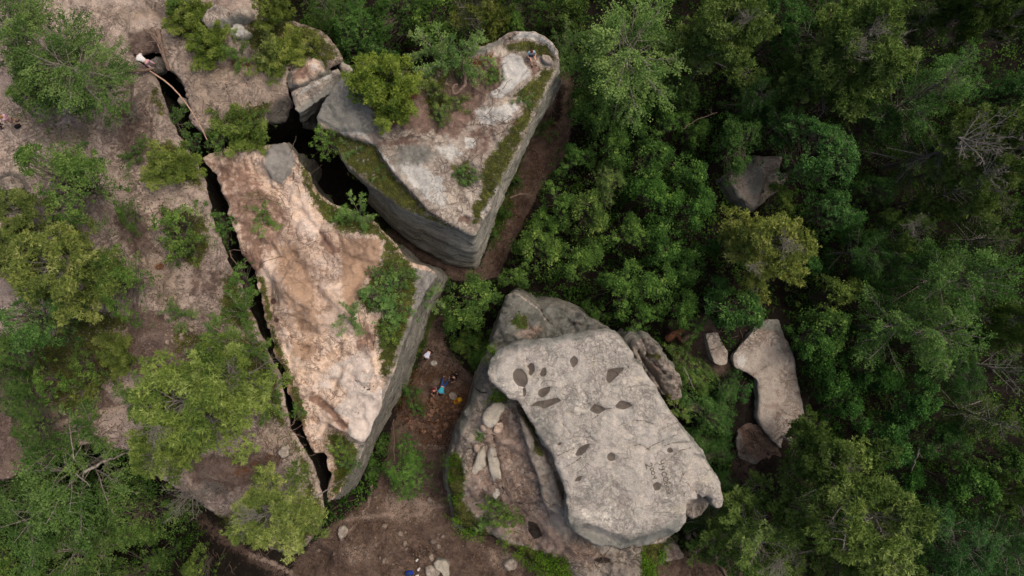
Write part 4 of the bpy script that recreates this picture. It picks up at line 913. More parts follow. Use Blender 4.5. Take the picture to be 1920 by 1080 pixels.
        if kind == 'fir':
            m = int(kw.get('twigs', 16) * (0.4 + L / R))
            for j in range(m):
                s = 0.18 + 0.82 * j / m; c = on(path, s); sg = 1 if j % 2 else -1
                tl = (0.22 + 0.62 * (1 - s) * L / 3.0 + 0.15 * r.random()) * kw.get('tw', 1.0)
                dd = unit(out * 0.75 + sg * np.array([-out[1], out[0], 0]) * 0.8 + r.normal(size=3) * .12 + np.array([0, 0, -0.05]))
                tip = c + dd * tl
                if j % 2 == 0 or isbare: wood.add(*tube_np(np.array([c, (c + tip) / 2, tip]), [0.012, 0.009, 0.004], 3))
                if isbare and s < 0.75: continue
                k = max(3, int(tl / 0.075)); q = c + (tip - c) * (np.arange(k) / k + 0.12)[:, None] + r.normal(size=(k, 3)) * .03
                v, f, a = needle_tris(q, np.repeat(unit(dd + np.array([0, 0, .25]))[None], k, 0), 0.13, r, np.clip(v0 + 0.3 * s - 0.1 + r.normal(size=k) * .1, 0, 1), per=4, wid=.2, spread=.7)
                leaf.add(v, f, a)
            continue
        m = int(kw.get('pads', 10) * (0.45 + 0.75 * L / R))
        for j in range(m):
            s = 0.30 + 0.72 * (j + r.random()) / m
            c = on(path, min(s, 1.0))
            sg = 1 if j % 2 else -1
            sl = kw.get('side', 0.32) * R * (1.15 - 0.65 * s) * (0.5 + 0.8 * r.random())
            dd = unit(out * 0.65 + sg * np.array([-out[1], out[0], 0]) * (0.5 + 0.5 * r.random()) + np.array([0, 0, 0.35 if kind != 'birch' else -0.1]) + r.normal(size=3) * .2)
            tw = curve(c, dd, sl, r, 0.25 if kind != 'birch' else -0.5, 0.2, 5)
            wood.add(*tube_np(tw, np.linspace(max(0.008, br * .38), 0.004, 5), 3))
            if kind == 'dead':
                for q in range(5):
                    cc = on(tw, 0.2 + 0.8 * r.random()); tt = curve(cc, unit(dd + r.normal(size=3) * .6), sl * 0.45, r, 0.1, .2, 3)
                    wood.add(*tube_np(tt, [0.008, 0.006, 0.003], 3))
                continue
            if isbare:
                for q in range(3):
                    cc = on(tw, 0.3 + 0.7 * r.random()); tt = curve(cc, unit(dd + r.normal(size=3) * .5), sl * 0.4, r, 0.1, .2, 3)
                    wood.add(*tube_np(tt, [0.009, 0.006, 0.003], 3))
                continue
            if kind == 'pine':
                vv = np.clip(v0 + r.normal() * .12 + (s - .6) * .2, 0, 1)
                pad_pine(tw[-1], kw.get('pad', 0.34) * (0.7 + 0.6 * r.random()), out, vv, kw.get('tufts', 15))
                pad_pine(on(tw, .55), kw.get('pad', 0.34) * .7, out, vv - .05, kw.get('tufts', 15) // 2)
            elif kind == 'rowan':
                vv = np.clip(v0 + r.normal() * .12, 0, 1)
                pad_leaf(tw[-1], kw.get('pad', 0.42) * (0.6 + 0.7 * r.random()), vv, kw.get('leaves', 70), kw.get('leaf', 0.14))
                pad_leaf(on(tw, .5), kw.get('pad', 0.42) * .8, vv - .06, kw.get('leaves', 70) // 3, kw.get('leaf', 0.14))
            elif kind == 'birch':
                vv = np.clip(v0 + r.normal() * .10, 0, 1)
                for q in range(kw.get('strands', 6)):
                    cc = on(tw, 0.15 + 0.85 * r.random()); ln = (0.35 + 0.5 * r.random()) * kw.get('strand', 1.0)
                    tt = curve(cc, unit(out * 0.9 + dd * 0.5 + r.normal(size=3) * .45), ln, r, -0.4, .15, 4)
                    k = kw.get('leaves', 16)
                    u = np.linspace(0, 1, k); idx = np.minimum((u * 3).astype(int), 2); fr = (u * 3 - idx)[:, None]
                    pp = tt[idx] * (1 - fr) + tt[idx + 1] * fr + r.normal(size=(k, 3)) * .05
                    n = unit(r.normal(size=(k, 3)) * .8 + np.array([0, 0, 1.0]))
                    v, f, a = leaf_quads(pp, n, kw.get('leaf', 0.11), r, np.clip(vv + 0.15 * u + r.normal(size=k) * .10, 0, 1), .6)
                    leaf.add(v, f, a)
    wm = {'pine': 'dead_wood', 'fir': 'bark', 'birch': 'birch_bark', 'rowan': 'bark', 'dead': 'dead_wood'}[kind]
    lm = {'pine': 'needle', 'fir': 'firneedle', 'birch': 'birch_leaf', 'rowan': 'broad'}.get(kind)
    print('proto', key, leaf.n); PROTO[key] = (wood.mesh('trunk', M[kw.get('wood', wm)], True), leaf.mesh('crown', M[kw.get('mat', lm)]) if lm else None, R, H, leaf.n)

proto('pine1', 'pine', 1, limbs=34, pads=13, bare=0.10, pad=.28, tufts=13)
proto('pine2', 'pine', 2, limbs=30, pads=13, bare=0.20, R=3.3, pad=.28, tufts=13)
proto('pine3', 'pine', 3, limbs=40, pads=12, bare=0.06, pad=0.26, tufts=12)
proto('pine4', 'pine', 4, limbs=26, pads=12, bare=0.30, side=.38, pad=.26, tufts=12)
proto('birch1', 'birch', 5, limbs=34, pads=10, leaves=13)
proto('birch2', 'birch', 6, limbs=40, pads=9, strand=0.7, leaves=10)
proto('birch3', 'birch', 7, limbs=28, pads=10, strand=1.2, leaves=15)
proto('rowan1', 'rowan', 8, R=2.2, H=6, n=170, pad=.34, leaves=36, leaf=.17)
proto('rowan2', 'rowan', 9, R=2.2, H=6, n=150, pad=.37, leaves=38, leaf=.18)
proto('rowan3', 'rowan', 10, R=2.2, H=6, n=210, pad=.27, leaves=28, leaf=.15, dome=.42)
proto('leafy1', 'rowan', 11, R=3.2, H=10, n=400, pad=.32, leaf=.14, leaves=30, mat='birch_leaf', dome=.32)
proto('leafy2', 'rowan', 12, R=3.2, H=10, n=480, pad=.25, leaf=.13, leaves=24, mat='birch_leaf', dome=.38)
proto('fir1', 'fir', 13, limbs=60, R=2.9, H=11, bare=.15, wood='dead_wood')
proto('fir2', 'fir', 14, limbs=44, R=2.9, H=11, bare=.42, twigs=20, wood='dead_wood')
proto('dead1', 'dead', 15, limbs=20, R=2.6, H=8, pads=6)
proto('sapling1', 'rowan', 16, R=1.3, H=2.6, n=90, pad=.17, leaf=.11, leaves=22, mat='birch_leaf', shrub=True, dome=.6)
proto('sapling2', 'rowan', 17, R=1.3, H=2.2, n=120, pad=.15, leaf=.10, leaves=20, shrub=True, dome=.6)
proto('bushpine', 'pine', 18, limbs=24, pads=8, R=1.6, H=2.4, pad=.22, tufts=12, needle=.13, shrub=True)
proto('bushpine2', 'pine', 19, limbs=12, pads=6, R=1.6, H=1.4, pad=.18, tufts=10, needle=.13, shrub=True, bare=.2)
proto('wispy', 'birch', 20, limbs=12, pads=5, R=1.4, H=2.0, strand=.45, leaves=9, shrub=True, leaf=.09)
proto('roundpine', 'pine', 23, limbs=64, pads=8, R=1.7, H=2.6, pad=.20, tufts=14, needle=.12, shrub=True)
proto('deadbush', 'dead', 21, limbs=14, R=1.5, H=1.2, pads=6, shrub=True)

GROUPS = {'pine': 'pines', 'birch': 'feathery broadleaf trees', 'rowan': 'bright green understory trees', 'leafy': 'leafy trees', 'fir': 'firs', 'dead': 'bare dead trees', 'sapling': 'leafy saplings',
          'bushpine': 'low pines', 'roundpine': 'low pines', 'wispy': 'sparse shrubs', 'deadbush': 'dead brushwood'}
NAMES = {'pine': ('pine_tree', 'pine'), 'birch': ('birch_tree', 'birch'), 'rowan': ('understory_tree', 'tree'), 'leafy': ('broadleaf_tree', 'tree'), 'fir': ('fir_tree', 'fir'), 'dead': ('dead_tree', 'dead tree'),
         'sapling': ('sapling', 'sapling'), 'bushpine': ('low_pine', 'pine bush'), 'roundpine': ('low_pine', 'pine bush'), 'wispy': ('shrub', 'shrub'), 'deadbush': ('dead_brushwood', 'brushwood')}
rt_ = random.Random(3)
def tree(key, px, py, rpx, H, surf, label, tint=(1, 1, 1), squash=1.0, base=None):
    tm, cm, R0, H0, _ = PROTO[key]
    kind = key.rstrip('0123456789')
    # the crown is centred on (px,py) as seen; the stem stands straight below it
    zb = 0.0
    frac = 0.75 if 'shrub' not in key and kind not in ('roundpine', 'sapling', 'bushpine', 'wispy', 'deadbush') else 0.5
    for _ in range(3):
        x, y = W(px, py, zb + H * frac); zb = float(surf.h(np.array([float(x)]), np.array([float(y)]))[0]) if base is None else base
    R = rpx * (CAMH - zb - H * frac) / FPX * 1.04
    nm, cat = NAMES[kind]
    o = empty(nm, (float(x), float(y), zb - 0.1))
    tag(o, label, cat, GROUPS[kind])
    o.rotation_euler = (0, 0, rt_.random() * 6.283)
    o.scale = (R / R0 * squash, R / R0 / squash, H / H0)
    t = link('trunk', tm, o)
    if cm:
        c = link('crown', cm, o)
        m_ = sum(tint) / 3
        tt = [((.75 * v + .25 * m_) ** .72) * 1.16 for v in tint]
        if px > 1300 and m_ < 1.0: tt = [a * b for a, b in zip(tt, (.72, .86, .95))]  # right-hand crowns cooler, and darkened to paint in lens vignetting
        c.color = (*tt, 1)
    return o

def bare_tip(o, px, py, rpx, z, key='deadbush'):
    '''bleached bare branches breaking through a crown: a part of that tree'''
    x, y = W(px, py, z); R = rpx * (CAMH - z) / FPX
    a = -o.rotation_euler[2]; dx, dy = x - o.location[0], y - o.location[1]
    lx, ly = dx * math.cos(a) - dy * math.sin(a), dx * math.sin(a) + dy * math.cos(a)
    c = link('bare_branches', PROTO[key][0], o); z += .9; sx, sy, sz = o.scale
    c.location = (lx / sx, ly / sy, (z - o.location[2]) / sz)
    k = R / PROTO[key][2]; c.scale = (k / sx, k / sy, k * 1.2 / sz); c.rotation_euler = (0.25, 0.2, px)
    return c

# ------------------------------------------------------------------ every tree and bush that stands in view
OL, YG, PAL, DK, BR, COOL, GY = (1.0, 1.0, 0.95), (1.22, 1.15, 0.9), (1.35, 1.3, 1.35), (0.55, 0.6, 0.6), (1.2, 1.3, 1.0), (0.6, 0.85, 0.85), (0.95, 0.95, 1.25)
P_, G_, Bs_, Ds_, Es_ = plateau_s, ground_s, B_s, D_s, E_s
T = tree
# left side, on the plateau
T('birch1', 128, 122, 96, 6, P_, 'large feathery green tree beside the person in white', (.62, .74, .62))
T('birch2', 40, 60, 95, 7, P_, 'feathery tree filling the upper left corner', (.62, .74, .6))
T('leafy2', 60, 165, 60, 5, P_, 'lower leafy tree above the person in pink', (.7, .8, .6))
T('leafy1', 125, 345, 92, 6, P_, 'wide leafy tree below the bulging sandy knoll', (.72, .82, .55))
T('pine2', 45, 400, 62, 5, P_, 'pine by the left edge between two wide crowns', (.72, .78, .8))
T('pine3', 95, 505, 98, 7, P_, 'big olive pine near the left edge, half way down', (.85, .85, .8))
T('pine1', 20, 475, 66, 6, P_, 'pine with grey twigs cut by the left edge', (.95, .95, 1.0))
T('leafy2', 208, 528, 70, 5, P_, 'rounded leafy tree bordering the sandy strip', (.75, .85, .5))
T('leafy1', 62, 600, 70, 6, P_, 'cool green tree at the left edge above the mossy hollow', (.55, .85, .65))
o_ = T('pine3', 348, 765, 118, 7, P_, 'largest light olive pine, next to the long crevasse', (.78, .95, .72)); bare_tip(o_, 312, 795, 30, 16.3)
T('pine4', 430, 712, 78, 6, P_, 'olive pine crown touching the crevasse, right of the largest pine', (.68, .88, .66))
T('pine1', 300, 850, 62, 5, P_, 'lower crown hanging under the largest olive pine', (.85, 1.0, .8))
o_ = T('pine2', 507, 958, 88, 6, P_, 'pale yellowish pine on the plateau tip', (1.05, 1.08, 1.05)); bare_tip(o_, 488, 955, 34, 15.2)
T('sapling1', 335, 425, 50, 3, P_, 'bright yellow green sapling standing on the sandy strip', (1.05, 1.1, .7))
T('sapling2', 345, 465, 42, 2.6, P_, 'low bright bush at the foot of the yellow green sapling', (1.2, 1.15, .8))
T('bushpine', 322, 315, 42, 1.6, P_, 'flat olive bush above the crevasse bend', (.8, .9, .6))
T('wispy', 320, 228, 28, 1.6, P_, 'small dark green bush leaning into the upper crevasse', (.5, .75, .6), base=8.6)
T('sapling1', 362, 268, 22, 1.6, P_, 'tiny bush where the bare pole ends', (.5, .7, .6), base=8.8)
T('bushpine', 448, 238, 44, 1.8, P_, 'dense bush in the notch above the long sandy block', (.6, .8, .5), base=8.9)
T('sapling2', 412, 262, 32, 1.4, P_, 'soft green bush at the top end of the long sandy block', (.9, 1.0, .8), base=9.2)
T('sapling2', 480, 222, 28, 1.2, P_, 'green cushion bush under the upper sandy patch', (.9, .9, .6), base=9.3)
T('sapling1', 418, 422, 30, 2.2, P_, 'green sapling growing out of the crevasse', (.6, .85, .55), base=8.2)
T('sapling2', 420, 450, 20, 1.6, P_, 'lower half of the crevasse greenery under the sapling', (.9, 1.0, .8), base=8.0)
T('sapling1', 452, 528, 34, 2.0, P_, 'leafy bush over the crevasse beside the sandy ridge', (.7, .9, .55), base=8.8)
T('wispy', 445, 590, 36, 1.4, P_, 'dark mossy bush on the plateau rim of the crevasse', (.5, .65, .4))
T('wispy', 465, 650, 34, 1.2, P_, 'thin olive bush on the rim, below the dark mossy bush', (.6, .7, .45))
T('wispy', 500, 740, 40, 1.4, P_, 'olive bush on the plateau rim, level with the smooth tip of the block', (.8, .85, .5))
T('wispy', 335, 590, 24, 1.2, P_, 'sparse bush among the pale stones of the sandy strip', (.7, .85, .7))
T('wispy', 395, 640, 36, 1.6, P_, 'sparse grey green bush above the largest olive pine', (.75, .9, .75))
T('sapling2', 160, 685, 46, 2.0, P_, 'green bush in the brown mossy hollow', (.95, .9, .6))
T('sapling1', 95, 720, 40, 2.0, P_, 'bright bush left of the pale path at the hollow', (.7, .85, .4))
T('bushpine', 215, 660, 34, 1.0, P_, 'flat olive heath bush by the fallen branches', (.6, .65, .5))
T('bushpine2', 150, 738, 40, 1.0, P_, 'brownish low bush above the pale path', (.6, .6, .45))
T('deadbush', 345, 935, 50, 2.2, P_, 'tangle of bare grey branches at the plateau end')
T('deadbush', 400, 915, 46, 1.6, P_, 'bare pinkish grey twigs left of the pale pine')
T('deadbush', 8, 345, 34, 1.4, P_, 'bare grey twigs at the left edge by a stone block')
T('deadbush', 5, 500, 36, 2.0, P_, 'bare twigs poking from the pine at the left edge', base=13.5)
T('deadbush', 250, 215, 30, 0.8, P_, 'dry twig heap below the large feathery tree')
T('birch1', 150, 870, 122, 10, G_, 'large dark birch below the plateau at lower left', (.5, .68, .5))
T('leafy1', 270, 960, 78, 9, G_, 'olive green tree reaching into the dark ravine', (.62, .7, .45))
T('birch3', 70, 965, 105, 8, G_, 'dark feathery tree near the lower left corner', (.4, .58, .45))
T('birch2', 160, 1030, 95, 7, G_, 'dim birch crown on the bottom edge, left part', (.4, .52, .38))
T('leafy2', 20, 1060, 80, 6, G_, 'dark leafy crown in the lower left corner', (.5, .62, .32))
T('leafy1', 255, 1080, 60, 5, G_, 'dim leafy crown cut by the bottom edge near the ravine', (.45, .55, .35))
T('rowan3', 370, 1072, 36, 4, G_, 'small bright crown on the bottom edge in the dark ravine', (1.2, 1.05, .8))
T('leafy2', 60, 800, 52, 3, P_, 'dark bush in the hollow at the left edge below the bright bush', (.4, .5, .35))
T('wispy', 150, 815, 50, 2, P_, 'grey green scrub along the pale ledge at lower left', (.55, .7, .5))
T('leafy1', 15, 745, 48, 3, P_, 'dim scrub tree at the left edge beside the brown hollow', (.4, .5, .4))
T('wispy', 100, 850, 44, 2, P_, 'dark scrub hanging over the lower left ledge', (.45, .6, .4))
T('wispy', 250, 745, 34, 1.5, P_, 'scrub between the pale path and the largest olive pine', (.6, .75, .45))
T('birch2', 45, 895, 60, 6, G_, 'dark feathery crown under the lower left ledge', (.4, .58, .42))
T('leafy2', 5, 655, 46, 3, P_, 'dim leafy bush at the left edge below the cool green tree', (.55, .7, .45))
T('wispy', 20, 700, 44, 2, P_, 'dim sparse scrub at the left edge above the hollow', (.5, .6, .4))
T('leafy1', 240, 400, 30, 2, P_, 'small dark bush right of the wide leafy tree', (.5, .6, .4))
T('wispy', 255, 285, 26, 1, P_, 'sparse dark scrub right of the sandy knoll', (.5, .6, .5))
# top left rim
T('bushpine', 352, 30, 36, 1.5, P_, 'olive bush left of the two lobed boulder', (.8, .88, .55))
T('bushpine', 385, 75, 40, 1.6, P_, 'broad olive bush under the two lobed boulder', (.75, .9, .5))
T('sapling1', 335, 5, 30, 2, P_, 'bush at the top edge, left of the boulders', (.6, .8, .45))
T('wispy', 440, 95, 28, 1.0, P_, 'thin bush by the pale crescent rock', (.7, .85, .5))
T('bushpine2', 500, 108, 44, 1.4, P_, 'sprawling grey green pine with bare stems on the upper rim', (.95, 1.0, .95))
T('bushpine', 530, 95, 38, 1.2, P_, 'yellow green low pine on the mossy upper rim', (1.0, 1.0, .6))
T('bushpine', 512, 28, 28, 2.4, P_, 'small yellow green pine right of the two lobed boulder', (1.05, 1.1, .75))
T('deadbush', 468, 100, 28, 1.0, P_, 'bleached bare branches in front of the sprawling pine')
T('bushpine2', 585, 90, 30, .8, P_, 'flat mossy bush on the upper rim corner', (.8, .78, .5))
# top centre forest
T('leafy2', 665, 55, 62, 8, G_, 'dark leafy tree right of the mossy upper rim', (.38, .66, .42))
T('birch2', 612, 22, 48, 8, G_, 'dark tree at the top edge above the mossy rim', (.4, .58, .38))
T('leafy1', 745, 18, 56, 7, G_, 'dark leafy tree at the top edge between two lighter crowns', (.36, .6, .36))
T('leafy2', 700, 95, 42, 6, G_, 'bluish green bushy crown above the yellow green pine', (.36, .66, .5))
T('rowan1', 812, 35, 50, 7, G_, 'green crown left of the drooping pine at the top', (.75, .9, .6))
T('rowan2', 860, 60, 44, 7, G_, 'bright leafy crown directly above the triangular rock', (.9, 1.0, .7))
o_ = T('pine4', 893, 28, 62, 11, G_, 'drooping yellow pine with a grey stem at the top edge', (.8, .75, .6))
T('rowan3', 955, 50, 36, 7, G_, 'green crown touching the apex of the triangular rock', (.8, 1.0, .7))
T('rowan2', 1060, 20, 42, 6, G_, 'dim leafy crown above the start of the soil gully', (.6, .62, .5))
T('leafy1', 990, 10, 36, 6, G_, 'dim crown at the top edge left of the gully', (.35, .55, .3))
# on the triangular rock
T('roundpine', 722, 162, 54, 3.2, Ds_, 'round bright yellow green pine on the triangular rock', (1.12, 1.3, .6))
T('wispy', 835, 105, 50, 2.4, Ds_, 'grey green crooked tree on the upper edge of the triangular rock', (.85, 1.0, .95))
T('wispy', 872, 100, 40, 1.8, Ds_, 'thin crown leaning right of the crooked tree', (.85, 1.0, .9))
T('wispy', 800, 88, 30, 1.6, Ds_, 'thin green branch end over the dark forest', (.9, 1.0, .9))
T('bushpine2', 815, 175, 28, 1.2, Ds_, 'small bush beside the dark debris on the triangular rock', (.85, 1.0, .85))
T('sapling2', 826, 214, 24, 1.0, Ds_, 'green cushion bush in the middle of the triangular rock', (1.3, 1.1, 1.2))
T('bushpine2', 855, 195, 26, .8, Ds_, 'grey green heath left of the bleached patch', (.95, 1.05, 1.2))
T('sapling1', 925, 143, 20, .7, Ds_, 'low round bush touching the bleached white patch', (.7, .8, .6))
T('sapling1', 866, 326, 22, .8, Ds_, 'low bush in the hollow near the lower point of the triangle', (.7, .85, .7))
T('sapling1', 890, 330, 16, .5, Ds_, 'small grey tuft right of the hollow bush', (.8, .8, .9))
T('sapling2', 609, 266, 33, 2.2, G_, 'round green bush standing in the dark crevasse mouth', (1.35, 1.45, .95), base=8.6)
T('wispy', 665, 275, 22, .6, Ds_, 'sparse grey green plant on the mossy ledge', (.8, .9, .9), base=9.1)
T('wispy', 720, 320, 22, .5, Ds_, 'thin plant beside the pale twig on the ledge', (.75, .9, .7), base=9.1)
T('wispy', 975, 182, 20, .5, Ds_, 'dark moss tuft on the right rim of the triangle', (.6, .75, .45))
T('wispy', 1050, 85, 34, 3.0, G_, 'thin grey green bush hanging over the apex of the triangle', (.85, .95, .95), base=6.5)
T('wispy', 1075, 60, 40, 3.0, G_, 'sparse dull shrub at the head of the soil gully', (.6, .6, .5))
# on the long block
T('sapling2', 735, 525, 48, 1.2, Bs_, 'dense shrub spreading on the right rim of the long block', (1.0, 1.0, .9))
T('sapling1', 715, 560, 44, 1.2, Bs_, 'grey green shrub next to the orange sand', (.8, 1.0, .9))
T('sapling1', 742, 590, 36, 1.0, Bs_, 'shrub below the dense rim shrub', (.75, .95, .7))
T('sapling2', 728, 625, 28, .9, Bs_, 'yellowish shrub at the waist of the long block', (1.3, 1.15, .6))
T('wispy', 655, 598, 26, .8, Bs_, 'small grey bush on the sand in mid block', (.8, 1.0, .95))
T('wispy', 668, 398, 28, 1.6, Bs_, 'spiky sapling reaching over the wide crevasse', (.9, 1.15, .8))
T('sapling1', 640, 405, 24, .9, Bs_, 'green bush at the crevasse rim left of the spiky sapling', (.8, 1.0, .6))
T('wispy', 495, 410, 24, .5, Bs_, 'low green patch plant on the upper sand', (.85, 1.0, .6))
T('sapling2', 640, 845, 28, 1.0, Bs_, 'bright bush under the smooth cream slab', (1.5, 1.35, .7), base=8.3)
T('sapling2', 655, 868, 22, .8, Bs_, 'cool green bush in the cleft at the block tip', (.8, .95, 1.0), base=8.0)
T('sapling1', 558, 770, 16, .6, Bs_, 'green tuft on the left rim of the long block', (.6, .9, .45))
T('wispy', 800, 560, 24, 1.4, Bs_, 'grey green plant hanging on the right corner of the block', (.85, 1.0, .95), base=8.0)
# gully between the blocks
T('rowan1', 880, 562, 54, 4.5, G_, 'bright green tree in the gully above the capstone peak', (.85, 1.0, .75))
T('rowan3', 862, 600, 40, 3.4, G_, 'lower green tree shading the gully path', (.55, .75, .5))
T('rowan2', 905, 655, 38, 2.5, G_, 'dark bush between the gully and the peaked rock', (.42, .55, .35))
T('rowan3', 872, 655, 30, 1.8, G_, 'dim green bush near the person in white', (.6, .6, .4))
T('sapling2', 783, 765, 20, 1.0, G_, 'small plant at the wall foot beside the rubble', (.7, .9, .8))
T('sapling1', 770, 735, 20, 1.2, G_, 'green plant at the wall foot left of the people', (.45, .7, .4))
T('sapling2', 715, 835, 18, 1.2, G_, 'small yellow green plant near the wall under the cream slab', (1.0, 1.0, .8))
T('leafy2', 766, 888, 54, 3.0, G_, 'round dark green bush standing alone on the brown soil', (.55, .85, .42))
T('sapling1', 700, 880, 22, 1.2, G_, 'thin plants at the foot of the block tip', (.45, .65, .35))
T('sapling2', 925, 945, 28, 1.4, Es_, 'bright bush on the lower rock, upper piece', (1.1, 1.2, .7))
T('sapling2', 950, 975, 32, 1.4, Es_, 'bright bush on the lower rock, lower piece', (1.25, 1.3, .7))
T('sapling1', 905, 975, 26, 1.0, Es_, 'grey green bush left of the bright bush', (.8, 1.0, .85))
T('sapling1', 901, 815, 12, .5, Es_, 'small tuft left of the tan round stone', (.6, .9, .75))
T('sapling1', 973, 604, 16, .5, Es_, 'dark tuft on the peaked rock', (.5, .55, .3))
T('wispy', 1272, 770, 20, .9, G_, 'yellowish tuft at the right edge of the capstone', (1.1, 1.05, .7), base=6.0)
T('leafy2', 1300, 705, 52, 4.0, G_, 'olive shrub right of the rugged crag', (.62, .72, .45), .8)
T('leafy1', 1325, 775, 50, 4.0, G_, 'olive green shrub between the capstone and the smooth slab', (.65, .78, .5), .85)
T('leafy2', 1310, 830, 42, 3.6, G_, 'lower olive shrub along the right side of the capstone', (.55, .72, .42))
T('wispy', 1290, 655, 30, 2.0, G_, 'yellowish grassy shrub above the rugged crag', (.8, .85, .6))
T('sapling1', 1395, 735, 22, 1.6, G_, 'small green bush between the slab and the olive shrub', (.45, .75, .45))
T('sapling2', 1380, 700, 18, 1.2, G_, 'tiny bush under the oblong pale boulder', (.6, .7, .6))
T('sapling1', 1228, 1050, 20, 1.6, G_, 'green moss pillar bush at the bottom edge under the capstone', (.7, 1.1, .4), base=3.6)
T('leafy2', 1362, 735, 30, 2.4, G_, 'dark shrub in the hollow under the oblong boulder', (.55, .7, .45))
T('leafy1', 1345, 850, 36, 2.6, G_, 'dark shrub left of the litter covered boulder', (.5, .65, .4))
T('leafy2', 1355, 905, 34, 2.4, G_, 'dark shrub above the capstone arm', (.5, .65, .4))
T('sapling1', 1300, 610, 26, 2.0, G_, 'low shrub growing over the rotten reddish log', (.5, .75, .45))
T('leafy1', 1350, 800, 26, 2.4, G_, 'small dim shrub between the olive shrubs and the smooth slab', (.5, .68, .42))
T('sapling2', 945, 400, 16, 1.6, G_, 'green weeds at the right wall foot of the triangle', (.55, .8, .45))
T('sapling1', 925, 440, 14, 1.4, G_, 'green weeds near the lower point of the triangle', (.5, .75, .4))
T('sapling2', 968, 340, 16, 1.6, G_, 'green weeds higher along the right wall foot of the triangle', (.5, .75, .4))
T('wispy', 1020, 240, 20, 1.6, G_, 'sparse weeds in the upper soil gully', (.5, .6, .4))
# bright understory in the middle
us = [('rowan1', 1110, 205, 46, 6.5, 'uppermost rowan like crown beside the gully', (.7, .9, .7)), ('rowan2', 1185, 215, 48, 6.5, 'green crown under the large pale birch', (.6, .85, .6)), ('rowan3', 1245, 235, 44, 6, 'green crown left of a thin bare branch', (.6, .9, .6)),
      ('rowan2', 1145, 275, 46, 6, 'green crown above the greyish olive shrub', (.6, .85, .6)), ('rowan1', 1215, 300, 46, 6, 'mid green crown in the dense understory, second row', (.55, .85, .6)), ('rowan3', 1072, 300, 38, 5, 'crown overhanging the gully, upper part', (.5, .8, .55)),
      ('rowan1', 1290, 318, 42, 6, 'green crown left of the grey pointed boulder', (.55, .9, .6)), ('leafy2', 1140, 335, 44, 5, 'greyish olive shrub with a bare top in the understory', (.85, .85, .75)), ('rowan3', 1050, 375, 42, 5, 'crown overhanging the gully bend', (.7, .95, .65)),
      ('rowan2', 1235, 375, 50, 6, 'broad green crown in the heart of the understory', (.5, .9, .5)), ('rowan1', 1100, 405, 48, 6, 'olive tinged crown near the gully bend', (.9, .9, .7)), ('rowan2', 1300, 395, 42, 6, 'green crown left of the yellow pine', (.5, .9, .6)),
      ('rowan3', 1175, 440, 48, 6, 'lush crown in the middle of the understory', (.75, .95, .6)), ('rowan1', 1010, 470, 50, 5.5, 'bright crown right of the triangle point', (.95, 1.05, .7)), ('rowan2', 1080, 485, 44, 5.5, 'bright crown next to the triangle point crown', (.8, 1.0, .65)),
      ('rowan1', 1250, 455, 46, 6, 'green crown between the yellow pine and the lush crown', (.5, .85, .55)), ('rowan3', 1165, 545, 50, 6, 'crown above the rounded shoulder of the capstone base', (.7, 1.0, .65)), ('rowan2', 1235, 540, 48, 6, 'bright crown above the rugged crag', (.8, 1.1, .75)),
      ('rowan1', 1295, 500, 40, 5.5, 'dark green crown left below the yellow pine', (.4, .7, .45)), ('rowan3', 1205, 595, 38, 4.5, 'low crown just above the rugged crag', (.6, .95, .6)), ('rowan2', 1275, 585, 36, 5, 'crown above the fallen log', (.5, .8, .5)),
      ('rowan3', 975, 510, 34, 4, 'small bright crown at the end of the gully bend', (.8, 1.0, .7)), ('rowan1', 1384, 578, 50, 6, 'bright green crown over the top of the smooth slab', (.9, 1.1, .8)), ('rowan2', 1350, 545, 30, 5, 'green fringe under the yellow pine', (.6, .9, .6)),
      ('rowan2', 1528, 640, 42, 5.5, 'maple green crown right of the smooth slab top', (.7, .95, .55)), ('rowan3', 1565, 560, 52, 7, 'yellow green maple crown right of the yellow pine', (1.3, 1.1, .8)), ('rowan1', 1545, 625, 50, 6, 'green maple crown below the yellow green one', (1.0, 1.0, .6)),
      ('rowan3', 1515, 485, 40, 6, 'leafy crown touching the right of the yellow pine', (.6, .95, .65)), ('rowan2', 1465, 380, 30, 5, 'small bright crown under the grey pointed boulder', (1.2, 1.1, .8)), ('rowan1', 1560, 700, 48, 5.5, 'dark crown right of the smooth slab middle', (.4, .65, .35)),
      ('rowan2', 1640, 700, 46, 6, 'dim crown in the right forest beside the feathery pair', (.35, .6, .35)), ('rowan3', 1600, 770, 46, 6, 'dim leafy crown above the big lower pine', (.45, .75, .45)), ('rowan1', 1680, 830, 50, 7, 'cool green crown above the bare birch stem', (.5, .85, .6)),
      ('rowan2', 1730, 750, 50, 8, 'green leafy crown under the feathery pair', (.6, .95, .65)), ('rowan1', 1820, 920, 56, 8, 'green leafy crown in the lower right forest', (.7, .95, .5)), ('rowan3', 1880, 870, 46, 8, 'yellowish leafy crown at the right edge, low', (.9, .9, .55)),
      ('rowan2', 1300, 250, 30, 4.5, 'dim low crown near the thin bare branch', (.4, .6, .4)), ('rowan1', 1020, 425, 34, 4, 'low crown on the gully rim', (.6, .85, .5)), ('rowan3', 1120, 590, 26, 3.5, 'dark low bush along the capstone base shoulder', (.4, .65, .4)), ('rowan3', 1340, 455, 26, 4, 'dark bush left of the yellow pine', (.4, .7, .4)),
      ('rowan2', 1700, 905, 36, 5, 'dark green bush right of the big lower pine', (.4, .75, .4))]
for k, px, py, r, h, lb, tn in us: T(k, px, py, r, h, G_, lb, tn)
